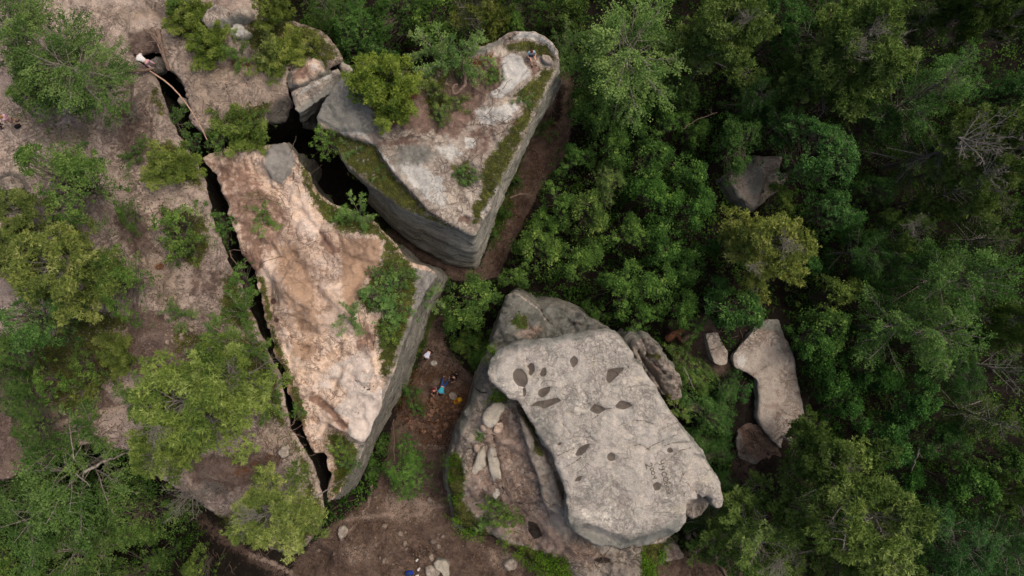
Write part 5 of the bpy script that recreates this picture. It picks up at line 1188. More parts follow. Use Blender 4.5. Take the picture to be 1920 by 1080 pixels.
# right forest
rf = [('birch1', 1180, 95, 112, 11, 'large pale green birch right of the soil gully', (1.0, 1.12, .95)), ('pine3', 1352, 78, 92, 12, 'yellow olive pine right of the large pale birch', (1.05, 1.0, .8)), ('leafy2', 1475, 45, 66, 9, 'dark leafy crown between two pines at the top', (.42, .62, .35)),
      ('pine1', 1598, 95, 108, 13, 'broad clumpy pine in the upper right', (.95, .95, .75)), ('pine3', 1520, 150, 58, 11, 'olive pine lobes left of the broad clumpy pine', (.8, .85, .7)), ('leafy1', 1560, 20, 56, 9, 'leafy crown at the top edge behind the broad pine', (.4, .62, .3)),
      ('birch2', 1748, 170, 82, 12, 'rounded feathery birch in the upper right', (.72, .9, .55)), ('leafy2', 1548, 285, 88, 10, 'big dark leafy crown right of the grey pointed boulder', (.5, .74, .5)), ('leafy1', 1390, 265, 54, 7, 'olive leafy crown above the grey pointed boulder', (.6, .72, .4)),
      ('pine3', 1424, 472, 86, 11, 'bright yellow pine with a bleached bare tip', (1.28, 1.15, 1.0)), ('leafy2', 1565, 400, 56, 8, 'green leafy crown below the big dark leafy crown', (.5, .78, .5)), ('birch3', 1470, 230, 44, 7, 'dim feathery crown between the pointed boulder and the pine', (.35, .5, .3)),
      ('pine4', 1690, 440, 52, 9, 'branchy pine crown right of the leafy green one', (.6, .7, .5)), ('fir2', 1778, 275, 92, 12, 'fir with pale radiating bare branches', (.9, .95, .7)), ('pine1', 1870, 290, 92, 14, 'yellow olive pine at the right edge', (.95, .88, .7)),
      ('pine4', 1815, 355, 70, 12, 'pine with grey branches below the radiating fir', (.8, .78, .6)), ('birch1', 1800, 530, 86, 13, 'feathery green crown at right, upper one of a pair', (.78, .9, .55)), ('birch2', 1725, 625, 98, 12, 'wide feathery olive crown at right, lower one of a pair', (.85, .92, .55)),
      ('pine2', 1885, 600, 52, 11, 'olive pine behind the feathery pair at the right edge', (.6, .65, .45)), ('birch3', 1690, 500, 50, 8, 'dark feathery crown left of the upper feathery one', (.35, .5, .3)), ('leafy1', 1640, 360, 40, 7, 'dark crown right of the big dark leafy one', (.35, .5, .3)),
      ('fir1', 1880, 450, 58, 10, 'dark fir at the right edge, half way down', (.45, .55, .4)), ('dead1', 1885, 690, 58, 11, 'bare grey tree at the right edge'), ('dead1', 1858, 50, 52, 11, 'bare grey green tree in the upper right corner'),
      ('pine3', 1805, 30, 72, 12, 'dark olive pine at the top right edge', (.6, .62, .45)), ('fir1', 1720, 40, 62, 10, 'dark fir at the top between two pines', (.4, .5, .38)), ('leafy2', 1895, 170, 58, 10, 'dark leafy crown at the right edge, upper part', (.35, .55, .4)),
      ('pine1', 1905, 15, 40, 12, 'pine in the upper right corner', (.7, .75, .5)), ('pine2', 1600, 945, 128, 12, 'big spreading pine with bleached branches at lower right', (1.05, 1.0, .75)), ('pine3', 1525, 850, 66, 9, 'olive pine lobe above the big spreading pine', (.62, .7, .5)),
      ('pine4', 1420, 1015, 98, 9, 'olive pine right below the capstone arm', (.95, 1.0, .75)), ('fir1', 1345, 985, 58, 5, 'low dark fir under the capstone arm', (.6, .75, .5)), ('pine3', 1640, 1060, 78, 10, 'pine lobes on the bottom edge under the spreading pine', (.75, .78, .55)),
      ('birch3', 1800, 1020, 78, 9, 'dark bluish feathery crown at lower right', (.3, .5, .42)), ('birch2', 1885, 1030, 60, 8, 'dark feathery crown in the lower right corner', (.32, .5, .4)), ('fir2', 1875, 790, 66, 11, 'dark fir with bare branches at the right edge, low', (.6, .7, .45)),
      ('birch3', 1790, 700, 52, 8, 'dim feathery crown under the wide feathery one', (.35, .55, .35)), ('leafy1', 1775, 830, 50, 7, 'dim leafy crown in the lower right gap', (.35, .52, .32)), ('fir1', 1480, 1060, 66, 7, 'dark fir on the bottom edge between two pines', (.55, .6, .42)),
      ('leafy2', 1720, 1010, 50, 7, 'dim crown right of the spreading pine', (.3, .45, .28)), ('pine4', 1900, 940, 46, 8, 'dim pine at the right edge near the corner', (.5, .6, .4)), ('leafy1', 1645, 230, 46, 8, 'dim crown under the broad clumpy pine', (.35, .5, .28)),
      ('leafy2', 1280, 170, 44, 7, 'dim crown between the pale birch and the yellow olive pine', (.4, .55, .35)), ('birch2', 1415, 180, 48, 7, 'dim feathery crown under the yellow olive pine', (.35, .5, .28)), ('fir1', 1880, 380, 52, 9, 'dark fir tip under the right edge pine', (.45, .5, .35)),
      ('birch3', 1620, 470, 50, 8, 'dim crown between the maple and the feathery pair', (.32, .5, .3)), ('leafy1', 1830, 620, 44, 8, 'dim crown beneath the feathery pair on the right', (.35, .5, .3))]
TIPS = {(1424, 472): [(1462, 455, 34, 11.2), (1400, 500, 24, 10)], (1600, 945): [(1620, 970, 48, 10.5), (1650, 995, 36, 10.5)], (1778, 275): [(1785, 275, 70, 11)], (1870, 290): [(1895, 265, 40, 13)], (1420, 1015): [(1450, 1045, 40, 8.5)],
        (1598, 95): [(1620, 70, 30, 12), (1590, 110, 28, 12)], (1815, 355): [(1830, 330, 40, 11.5)], (1352, 78): [(1390, 50, 26, 11.5)], (1690, 440): [(1695, 425, 26, 8.6)]}
for a in rf:
    k, px, py, r, h, lb = a[:6]; o = T(k, px, py, r, h, G_, lb, a[6] if len(a) > 6 else (1, 1, 1))
    for pp in TIPS.get((px, py), []): bare_tip(o, *pp)
# forest continuing outside the frame
rr = random.Random(5)
for i in range(120):
    a = rr.random() * 6.283; x = math.cos(a) * (47 + 26 * rr.random()); y = math.sin(a) * (28 + 26 * rr.random())
    if abs(x) < 46 and abs(y) < 26.5: continue
    if x < -20 and y > -12: continue
    k = rr.choice(['pine1', 'pine2', 'birch1', 'leafy1', 'leafy2', 'fir1', 'birch3'])
    tm, cm, R0, H0, _ = PROTO[k]; kd = k.rstrip('0123456789')
    o = empty(NAMES[kd][0], (x, y, float(G_.h(np.array([x]), np.array([y]))[0])))
    tag(o, 'forest tree standing beyond the edge of the view', NAMES[kd][1], 'forest trees beyond the frame')
    s = 1 + .4 * rr.random(); o.scale = (s, s, s); o.rotation_euler = (0, 0, rr.random() * 6)
    link('trunk', tm, o)
    if cm: link('crown', cm, o).color = (.6, .75, .55, 1)

# ------------------------------------------------------------------ ground cover (uncountable): moss and heath, grass, undergrowth, litter
def sample_poly(poly, n, r):
    P = np.array(poly, float); lo, hi = P.min(0), P.max(0)
    x = lo[0] + (hi[0] - lo[0]) * r.random(n * 3); y = lo[1] + (hi[1] - lo[1]) * r.random(n * 3)
    k = inside(x, y, [tuple(p) for p in poly]); return x[k][:n], y[k][:n]

def area_px(poly):
    P = np.array(poly, float); return 0.5 * abs(np.sum(P[:, 0] * np.roll(P[:, 1], -1) - np.roll(P[:, 0], -1) * P[:, 1]))

def cover(name, label, mat, polys, surf, per_m2, r, size=0.07, hgt=0.10, leaves=7, rad=0.13, upb=0.7, gate=None):
    acc = Acc()
    for poly in polys:
        A = area_px(poly) / 730.0
        px, py = sample_poly(poly, int(A * per_m2) + 4, r)
        px = px + r.normal(size=len(px)) * 5; py = py + r.normal(size=len(py)) * 5
        x, y, z = surf.at(px, py)
        g = fbm(x, y, 0.8, 3, 6) + 0.5 * fbm(x, y, 3.0, 2, 2)
        k = g > (-0.04 if gate is None else gate)
        x, y, z, g = x[k], y[k], z[k], g[k]
        n = len(x)
        if n == 0: continue
        c = np.stack([x, y, z], 1)[:, None] + r.normal(size=(n, leaves, 3)) * np.array([rad, rad, 0.02]) + np.array([0, 0, 1]) * (r.random((n, leaves, 1)) * hgt * (0.7 + 1.2 * np.clip(g, 0, 1)[:, None, None] * 2))
        c = c.reshape(-1, 3)
        nn = unit(r.normal(size=c.shape) * 0.8 + np.array([0, 0, upb]))
        var = np.clip(0.40 + 1.1 * fbm(c[:, 0], c[:, 1], 0.5, 3, 1) + r.normal(size=len(c)) * .10, 0, 1)
        v, f, _ = leaf_quads(c, nn, size, r, var, 0.6)
        acc.add(v, f, np.repeat(var, 4))
    o = link(name, acc.mesh(name, M[mat]))
    tag(o, label, kind='stuff'); o.color = (0.72, 0.74, 0.72, 1)
    return o
rc = np.random.default_rng(21)
cover('heath_cover', 'low mossy heath patches on the sandy plateau', 'heath', pl_moss, plateau_s, 45, rc)
cover('heath_cover', 'mossy green rim plants on the long sandy block', 'heath', b_moss[:3], B_s, 60, rc, size=.08, hgt=.16).color = (.72, .95, .62, 1)
cover('heath_cover', 'mossy ledge and right rim of the triangular rock', 'heath', [m[1] for m in d_masks['m_moss']], D_s, 55, rc)
cover('grass', 'fresh grass growing along the left and lower rim of the lower rock mass', 'grass', [m[1] for m in e_masks['m_moss'] if m[0] == 'p'], E_s, 85, rc, size=.10, hgt=.2).color = (1.05, 1.2, .8, 1)
cover('grass', 'sparse grass along the wall foot in the gully', 'grass', [m[1] for m in g_masks['m_moss']], ground_s, 22, rc, size=.13, hgt=.3, rad=.2).color = (.4, .6, .4, 1)
cover('grass', 'sparse grass thinning out over the sandy plateau', 'grass', [[(300, 380), (345, 370), (400, 400), (410, 470), (360, 500), (300, 440)], [(0, 190), (110, 170), (180, 220), (160, 270), (60, 260)], [(330, 640), (430, 620), (480, 700), (340, 680)], [(460, 350), (525, 370), (520, 430), (465, 430)],
      [(520, 790), (545, 800), (575, 850), (540, 860), (520, 840)]], plateau_s, 14, rc, size=.08, hgt=.10).color = (.75, .85, .6, 1)
# undergrowth over the whole forest floor, away from the paths
def undergrowth():
    acc = Acc(); r = np.random.default_rng(31)
    n = 19000
    x = (r.random(n) - .5) * 104; y = (r.random(n) - .5) * 66
    z = ground_s.h(x, y); px, py = PX(x, y, z)
    soil = mask_of(px, py, g_masks['m_soil'][:2] + g_masks['m_soil'][3:])
    g = fbm(x, y, 0.25, 3, 5)
    clear = np.zeros(len(x), bool)
    for poly, zz in (([(1372, 590), (1480, 590), (1520, 790), (1470, 850), (1380, 870), (1375, 700)], 3.9), ([(1318, 618), (1352, 616), (1372, 685), (1330, 690)], 3.7), ([(1375, 790), (1475, 850), (1440, 915), (1380, 905)], 3.0), ([(1360, 320), (1475, 285), (1485, 345), (1413, 400)], 1.9)):
        a_, b_ = PX(x, y, zz); clear |= inside(a_, b_, poly)
    a_, b_ = PX(x, y, 0); clear |= inside(a_, b_, [(380, 930), (460, 960), (640, 1060), (600, 1110), (420, 1110), (370, 1000)]); clear |= inside(a_, b_, [(480, 200), (640, 200), (780, 380), (880, 500), (780, 520), (560, 380)])
    k = (soil < 0.35) & (g > np.where(x > 2, -0.3, -0.16)) & ~clear
    x, y, z, g = x[k], y[k], z[k], g[k]; n = len(x)
    R = 0.35 + 0.35 * r.random(n); Hh = 0.3 + 1.1 * r.random(n) ** 1.5
    L = 16
    d = unit(r.normal(size=(n, L, 3)) + np.array([0, 0, .5]))
    c = (np.stack([x, y, z + Hh * .6], 1)[:, None] + d * (R[:, None, None] * np.array([1, 1, .7])) * (r.random((n, L, 1)) ** .4)).reshape(-1, 3)
    var = np.clip(np.repeat(0.35 + 0.9 * fbm(x, y, 0.5, 2, 2) + r.normal(size=n) * .12, L) + r.normal(size=n * L) * .1, 0, 1)
    nn = unit(r.normal(size=c.shape) * .7 + np.array([0, 0, 1.0]))
    v, f, a = leaf_quads(c, nn, 0.20, r, var, .6)
    acc.add(v, f, a)
    o = link('undergrowth', acc.mesh('undergrowth', M['birch_leaf'])); tag(o, 'dark undergrowth of ferns and saplings between the trees', kind='stuff'); o.color = (.50, .66, .42, 1)
undergrowth()

# loose twigs and small stones
def twigs(label, polys, surf, per_m2, r, ln=(0.4, 1.3), rad=0.012, mat='root', name='twigs', lift=0.02):
    acc = Acc()
    for poly in polys:
        n = int(area_px(poly) / 730 * per_m2) + 2
        px, py = sample_poly(poly, n, r); x, y, z = surf.at(px, py)
        for i in range(len(x)):
            a = r.random() * 6.283; L = ln[0] + (ln[1] - ln[0]) * r.random(); t = np.linspace(0, 1, 6)
            bend = r.normal() * .6
            xx = x[i] + np.cumsum(np.cos(a + bend * t + r.normal(size=6) * .25)) * L / 6; yy = y[i] + np.cumsum(np.sin(a + bend * t + r.normal(size=6) * .25)) * L / 6
            zz = surf.h(xx, yy) + lift + 0.04 * r.random()
            rr_ = rad * (0.6 + 1.2 * r.random())
            acc.add(*tube_np(np.stack([xx, yy, zz], 1), np.linspace(rr_, rr_ * .4, 6), 4), None)
    o = link(name, acc.mesh(name, M[mat], True)); tag(o, label, kind='stuff'); return o
rt2 = np.random.default_rng(41)
twigs('tangled bare roots exposed on the sandy plateau', [[(400, 860), (540, 800), (560, 860), (450, 930)], [(255, 570), (420, 640), (400, 700), (250, 680)], [(430, 850), (540, 780), (550, 850)]], plateau_s, 2.6, rt2, (0.8, 2.4), .022, name='roots')
twigs('thin dark roots across the upper sand and waist of the long block', [[(420, 330), (500, 340), (600, 430), (640, 500), (560, 440)], [(470, 450), (500, 460), (495, 510), (470, 500)], [(540, 290), (580, 345), (560, 360), (530, 340)], [(655, 590), (710, 600), (705, 640), (670, 620)]], B_s, 2.6, rt2, (0.8, 2.2), .018, name='roots')
twigs('root web and heather stems on the triangular rock', [[(840, 120), (930, 100), (945, 170), (900, 230), (860, 250), (845, 180)], [(880, 200), (960, 210), (970, 240), (930, 290), (880, 290)], [(700, 240), (780, 230), (800, 260), (740, 265)], [(860, 310), (905, 310), (900, 360), (865, 355)]], D_s, 5, rt2, (0.6, 1.8), .016, name='roots')
twigs('knotted roots and brushwood on the lower rock mass', [[(950, 910), (1010, 920), (1050, 950), (1000, 960), (960, 950)], [(940, 755), (975, 770), (985, 810), (950, 800)], [(1060, 1020), (1150, 1040), (1140, 1070), (1080, 1060)]], E_s, 7, rt2, (0.5, 1.8), .022, name='roots')
twigs('pale roots fanning over the brown soil below the rubble', [[(760, 820), (850, 810), (855, 850), (780, 850), (740, 840)], [(640, 900), (740, 880), (720, 990), (640, 1000)], [(960, 330), (1000, 340), (990, 390), (955, 380)], [(1000, 130), (1065, 140), (1060, 250), (1010, 300), (990, 240)]], ground_s, 1.8, rt2, (0.8, 2.6), .022, name='roots')
twigs('dead branches lying between the oblong boulder and the slab', [[(1360, 640), (1385, 650), (1410, 705), (1425, 790), (1400, 790), (1385, 720), (1360, 690)]], Surf(2.2), 9, rt2, (0.7, 1.8), .03, name='branch_litter')
twigs('fallen twigs scattered over the forest floor', [[(950, 560), (1400, 560), (1400, 640), (1200, 640), (1130, 590)], [(1250, 590), (1360, 580), (1330, 720), (1260, 680)], [(380, 960), (600, 1040), (560, 1100), (330, 1080)], [(560, 1000), (1000, 1020), (1100, 1100), (500, 1100)]], ground_s, 1.6, rt2, (0.5, 1.8), .018, name='twigs')

def blob(seed, r0=1.0, sq=0.6, ang=0.25, nu=9, nv=6):
    r = np.random.default_rng(seed)
    v = [[0, 0, -1]]
    for j in range(1, nv):
        for i in range(nu):
            a = i / nu * 6.283 + j * .35; b = -math.pi / 2 + math.pi * j / nv
            v.append([math.cos(a) * math.cos(b), math.sin(a) * math.cos(b), math.sin(b)])
    v.append([0, 0, 1]); v = np.array(v)
    for _ in range(7):                                        # planar cuts give stones their facets
        n = unit(r.normal(size=3)); d = 0.62 + .25 * r.random(); s = v @ n
        v = v - np.maximum(s - d, 0)[:, None] * n
    v *= (1 + r.normal(size=(len(v), 1)) * .05); v *= np.array([1, .6 + .35 * r.random(), sq])
    f3, f4 = [], []
    for i in range(nu):
        f3.append([0, 1 + (i + 1) % nu, 1 + i])
        L = 1 + (nv - 2) * nu; f3.append([len(v) - 1, L + i, L + (i + 1) % nu])
        for j in range(nv - 2): a = 1 + j * nu; f4.append([a + i, a + (i + 1) % nu, a + nu + (i + 1) % nu, a + nu + i])
    return v * r0, np.array(f3), np.array(f4)
stone_me = {}
for mt in ('stone', 'rubble'):
    for s in range(5):
        v, f3, f4 = blob(50 + s); stone_me[mt, s] = np_mesh('stone', v, [f3, f4], M[mt], False)
rs = random.Random(9)
def stones(poly, surf, n, lo, hi, mt, label, group, tint=((.55, .52, .5), (1.0, .96, .92)), rad_pts=None):
    r = np.random.default_rng(int(n * 13 + lo * 100))
    px, py = sample_poly(poly, n, r); x, y, z = surf.at(px, py)
    for i in range(len(x)):
        o = link('stone', stone_me[mt, rs.randrange(5)]); s = lo + (hi - lo) * rs.random() ** 2
        o.location = (x[i], y[i], z[i] - s * .12); o.rotation_euler = (rs.random() * .4, rs.random() * .4, rs.random() * 6.28); o.scale = (s, s, s)
        t = rs.random(); o.color = tuple(a + (b - a) * t for a, b in zip(*tint)) + (1,)
        tag(o, label, 'stone', group)
def gravel(name, label, polys, surf, per_m2, size, mt, seed):
    acc = Acc(); r = np.random.default_rng(seed); bl = [blob(70 + s, 1, .6, nu=6, nv=4) for s in range(4)]
    for poly in polys:
        px, py = sample_poly(poly, int(area_px(poly) / 730 * per_m2), r); x, y, z = surf.at(px, py)
        for i in range(len(x)):
            v, f3, f4 = bl[i % 4]; s = size * (.5 + r.random()); a = r.random() * 6.28
            R = np.array([[math.cos(a), -math.sin(a), 0], [math.sin(a), math.cos(a), 0], [0, 0, 1]])
            n0 = acc.n; acc.add(v @ R.T * s + np.array([x[i], y[i], z[i]]), f4); acc.f.append(f3 + n0); acc.v.append(np.zeros((0, 3))); acc.a.append(np.zeros(0))
    o = link(name, acc.mesh(name, M[mt])); tag(o, label, kind='stuff'); return o
rub = [(758, 785), (785, 750), (812, 738), (845, 742), (872, 755), (868, 790), (858, 822), (832, 834), (800, 820), (770, 806)]
stones(rub, ground_s, 150, .14, .36, 'rubble', 'reddish cobble in the rubble heap in the gully', 'cobbles of the rubble heap', ((.55, .53, .52), (1.3, 1.25, 1.22)))
gravel('rubble', 'small reddish rubble filling the gully heap and path', [rub, [(770, 690), (840, 690), (860, 740), (780, 745)], [(1030, 160), (1070, 170), (1050, 290), (1000, 350), (1000, 280)], [(940, 400), (980, 400), (930, 510), (900, 505)]], ground_s, 9, .10, 'rubble', 5)
stones([(340, 140), (450, 140), (460, 210), (370, 235), (355, 190)], plateau_s, 10, .10, .26, 'stone', 'small stone half buried in the upper sandy patch', 'stones in the upper sandy patch')
stones([(330, 570), (400, 560), (430, 640), (400, 680), (300, 650)], plateau_s, 20, .10, .30, 'stone', 'pale stone scattered on the lower sandy strip', 'stones on the lower sandy strip', ((.7, .68, .66), (1.2, 1.18, 1.12)))
stones([(200, 270), (300, 300), (300, 380), (240, 370)], plateau_s, 10, .10, .22, 'stone', 'small stone on the soil right of the knoll', 'stones right of the knoll')
stones([(540, 625), (600, 640), (600, 680), (560, 685)], B_s, 12, .14, .32, 'stone', 'orange tinted stone in the eroded hollow of the long block', 'stones in the eroded hollow', ((1.2, 1.0, .8), (1.35, 1.15, .95)))
stones([(600, 960), (760, 900), (860, 960), (900, 1030), (700, 1070), (580, 1050)], ground_s, 70, .10, .38, 'stone', 'pale stone lying on the brown soil at the bottom', 'stones on the brown soil', ((.55, .52, .5), (.95, .92, .88)))
stones([(1020, 170), (1070, 180), (1040, 300), (990, 380), (950, 470), (930, 470), (990, 330)], ground_s, 24, .10, .24, 'rubble', 'brown stone in the soil gully', 'stones in the soil gully')
stones([(1240, 1000), (1340, 980), (1380, 1080), (1240, 1080)], ground_s, 12, .2, .5, 'stone', 'grey brown stone below the capstone arm', 'stones below the capstone arm', ((.4, .38, .36), (.7, .68, .66)))
stones([(900, 770), (960, 770), (1010, 880), (1040, 960), (960, 1000), (880, 900)], E_s, 26, .14, .42, 'stone', 'angular pale stone on the lower rock mass', 'stones on the lower rock mass', ((.8, .78, .76), (1.35, 1.3, 1.26)))
gravel('gravel', 'fine gravel sprinkled over the plateau soil', [[(130, 0), (300, 30), (300, 110), (230, 60)], [(0, 260), (230, 240), (300, 320), (260, 440), (0, 300)], [(250, 470), (340, 480), (420, 600), (400, 700), (300, 640)], [(350, 110), (540, 150), (500, 210), (370, 235)]], plateau_s, 7.0, .055, 'stone', 8)
gravel('gravel', 'scattered stones and clods on the brown soil at the bottom', [[(560, 1000), (740, 900), (860, 960), (1000, 1040), (1000, 1090), (540, 1090)]], ground_s, 8.0, .075, 'rubble', 9)

M['litter'] = leaf_material('dry_litter', [(0.0, srgb(66, 54, 46)), (0.4, srgb(104, 86, 74)), (0.75, srgb(136, 114, 98)), (1.0, srgb(170, 158, 144))], 0.1)
cover('leaf_litter', 'dry brown litter covering the gully floor and the soil at the bottom', 'litter', [path2, path1], ground_s, 26, rc, size=.11, hgt=.05, leaves=6, rad=.3, gate=-.2)
M['rust_litter'] = leaf_material('rust_litter', [(0.0, srgb(84, 58, 42)), (0.4, srgb(132, 92, 66)), (0.75, srgb(166, 122, 90)), (1.0, srgb(186, 150, 118))], 0.1)
cover('leaf_litter', 'orange brown litter over the rubble heap in the gully', 'rust_litter', [[(760, 700), (850, 690), (885, 750), (868, 800), (835, 840), (760, 815), (745, 780)]], ground_s, 60, rc, size=.11, hgt=.12, leaves=6, rad=.25, gate=-.12)
cover('leaf_litter', 'reddish litter along the soil gully', 'rust_litter', [[(1035, 200), (1070, 210), (1050, 300), (1010, 360), (985, 420), (950, 470), (930, 510), (900, 515), (940, 420), (980, 320)]], ground_s, 22, rc, size=.10, hgt=.06, leaves=6, rad=.3, gate=-.02)
cover('leaf_litter', 'dry litter and needles under the plateau pines', 'litter', [[(-100, 560), (300, 560), (460, 620), (540, 800), (580, 930), (500, 1020), (380, 940), (250, 840), (-100, 900)], [(200, 190), (300, 200), (300, 380), (420, 500), (440, 600), (300, 600), (220, 450)]], plateau_s, 8, rc, size=.09, hgt=.04, leaves=6, rad=.3, gate=-.12)
cover('leaf_litter', 'dry litter in the hollows of the lower rock mass', 'litter', [m[1] for m in e_masks['m_soil']], E_s, 14, rc, size=.08, hgt=.03, leaves=6, rad=.25, gate=0.0)
cover('leaf_litter', 'dry litter on the brown boulder below the smooth slab', 'litter', [[(1385, 805), (1430, 800), (1466, 850), (1440, 862), (1390, 858)]], J_s, 60, rc, size=.09, hgt=.05, leaves=6, rad=.2, gate=-.3)

twigs('thin twigs and needles scattered over the plateau soil', [[(130, 0), (300, 30), (300, 110), (230, 60)], [(0, 240), (230, 220), (300, 320), (280, 480), (200, 440), (0, 300)], [(230, 470), (420, 480), (440, 640), (250, 700), (220, 600)], [(350, 110), (540, 150), (500, 210), (370, 235)], [(0, 720), (230, 740), (240, 820), (0, 860)]], plateau_s, 2.2, rt2, (0.3, 1.3), .012, name='twigs')

# ------------------------------------------------------------------ poles, logs, trunks
def pole(label, pts, r0, r1, mat, name, cat, branches=0, seed=0, wob=0.03):
    """pts: (px,py,z) control points"""
    P = []
    for a, b in zip(pts[:-1], pts[1:]):
        for t in np.linspace(0, 1, 5)[:-1]: P.append([a[i] + (b[i] - a[i]) * t for i in range(3)])
    P.append(list(pts[-1])); P = np.array(P, float)
    x, y = W(P[:, 0], P[:, 1], P[:, 2])
    q = np.stack([x, y, P[:, 2]], 1)
    for _ in range(2): q[1:-1] = (q[:-2] + 2 * q[1:-1] + q[2:]) / 4
    r = np.random.default_rng(seed); q += r.normal(size=q.shape) * wob
    c = q[0].copy(); acc = Acc(); acc.add(*tube_np(q - c, np.linspace(r0, r1, len(q)), 8))
    for k in range(branches):
        t = 0.2 + .75 * r.random(); s = on(q - c, t); d = unit(q[-1] - q[0]); dd = unit(d + r.normal(size=3) * .8)
        acc.add(*tube_np(curve(s, dd, .3 + .6 * r.random(), r, 0, .15, 5), np.linspace(r1 * .6, r1 * .2, 5), 5))
    o = link(name, acc.mesh(name, M[mat], True)); o.location = c; tag(o, label, cat); return o
M['pole'] = simple_material('peeled_pole', srgb(184, 156, 134), srgb(150, 118, 98), 9, .2)
M['redwood'] = simple_material('rotten_red_wood', srgb(112, 74, 54), srgb(76, 50, 38), 6, .5)
pole('long peeled bent pole lying across the upper crevasse', [(282, 134, 10.6), (316, 156, 10.7), (344, 186, 10.8), (366, 220, 10.9), (380, 245, 10.8), (388, 262, 10.5)], .06, .035, 'pole', 'bare_pole', 'pole', 0, 1, .01)
pole('thick grey dead trunk lying over the head of the crevasse', [(298, 56, 10.3), (300, 80, 10.6), (308, 105, 10.6), (316, 132, 10.2)], .17, .10, 'root', 'dead_wood', 'dead wood', 2, 2)
pole('thinner dead stem fanning left from the dead trunk', [(270, 54, 10.3), (286, 68, 10.6), (298, 86, 10.7), (308, 110, 10.6)], .09, .07, 'root', 'dead_wood', 'dead wood', 2, 3)
pole('twisted dead stem next to the thick dead trunk', [(280, 58, 10.3), (292, 70, 10.7), (303, 88, 10.8), (312, 128, 10.3)], .08, .06, 'root', 'dead_wood', 'dead wood', 3, 4)
pole('peeled log left of the person in white, half under the tree', [(232, 132, 10.4), (258, 134, 10.5), (288, 128, 10.4)], .12, .09, 'root', 'log', 'log', 0, 5)
pole('rotten reddish log between the crag and the oblong boulder', [(1252, 636, 1.6), (1272, 622, 1.9), (1300, 605, 2.0), (1322, 590, 1.9)], .32, .2, 'redwood', 'log', 'log', 3, 6, .05)
pole('grey split log left of the oblong boulder', [(1278, 640, 1.8), (1300, 627, 2.1), (1322, 610, 2.2), (1336, 606, 2.1)], .26, .14, 'root', 'log', 'log', 3, 7, .05)
pole('short rotten stump piece bending down beside the reddish log', [(1268, 618, 1.8), (1272, 636, 1.7), (1288, 650, 1.6)], .24, .12, 'redwood', 'log', 'log', 2, 8, .05)
pole('pale birch trunk leaning out of the large dark birch', [(158, 886, 12.8), (190, 868, 12.0), (222, 855, 10.6), (256, 842, 9.0)], .10, .05, 'birch_bark', 'leaning_birch', 'birch trunk', 2, 9)
pole('thin pale birch stem above the leaning birch trunk', [(130, 796, 10.6), (134, 830, 11.4), (140, 862, 12.0)], .05, .03, 'birch_bark', 'leaning_birch', 'birch trunk', 1, 10)
pole('thin forked twig below the leaning birch trunk', [(142, 888, 12.8), (158, 902, 12.8), (170, 912, 12.6)], .04, .02, 'birch_bark', 'leaning_birch', 'birch trunk', 1, 11)
pole('bare white birch stem standing in the right forest', [(1708, 884, 3.5), (1716, 862, 7), (1724, 840, 10)], .09, .05, 'birch_bark', 'leaning_birch', 'birch trunk', 1, 12)
pole('thin reddish fallen branch over the dim low crown', [(1282, 240, 6), (1310, 222, 6.6), (1345, 212, 7)], .035, .015, 'root', 'fallen_branch', 'branch', 3, 13)
pole('thin upright dead stem in front of the long block wall', [(738, 786, 1.0), (739, 820, 2.6), (740, 866, 3.6)], .035, .02, 'root', 'bare_stick', 'stick', 0, 14)
pole('straight dead stick across the end of the crevasse', [(578, 942, 10.2), (610, 920, 9.6), (642, 900, 9.2)], .05, .02, 'dead_wood', 'bare_stick', 'stick', 0, 15)
pole('crooked bare trunk of the grey green tree on the triangle', [(868, 112, 10.9), (870, 130, 10.6), (874, 148, 10.5), (869, 164, 10.4), (860, 172, 10.35)], .10, .12, 'root', 'crooked_stem', 'stem', 1, 16)
pole('looping root around the dark hollow on the triangle', [(860, 172, 10.35), (852, 178, 10.4), (848, 170, 10.45), (850, 160, 10.4), (858, 158, 10.35)], .10, .06, 'root', 'looping_root', 'root', 0, 17, .01)
pole('pale twig lying on the mossy ledge of the triangle', [(738, 320, 9.5), (746, 321, 9.6), (755, 327, 9.5)], .03, .02, 'dead_wood', 'fallen_branch', 'branch', 0, 18, .01)
pole('pale crossed stick among the roots in the gully bend', [(957, 372, .9), (975, 362, 1.1), (1000, 368, 1.0)], .09, .05, 'root', 'fallen_branch', 'branch', 3, 19)
pole('broken stick right of the gully bend', [(1088, 375, 5.0), (1095, 381, 5.2), (1106, 384, 5.0)], .05, .03, 'pole', 'fallen_branch', 'branch', 0, 20)
pole('slim dead branch below the rugged crag shrubs', [(1282, 690, 5.2), (1292, 708, 5.6), (1300, 728, 5.4)], .04, .02, 'dead_wood', 'fallen_branch', 'branch', 1, 21)
pole('reddish brown root running down the plateau soil', [(378, 590, 10.3), (392, 608, 10.35), (412, 622, 10.3), (428, 626, 10.25)], .06, .03, 'root', 'exposed_root', 'root', 2, 22)
pole('log at the bottom edge right of the green moss pillar', [(1300, 998, 2.0), (1345, 1045, 2.4), (1365, 1085, 2.2)], .16, .1, 'root', 'log', 'log', 2, 23)
pole('grey branch in the lower crevasse greenery', [(430, 470, 7.8), (436, 486, 8.0), (446, 496, 8.2)], .06, .03, 'root', 'fallen_branch', 'branch', 0, 24)

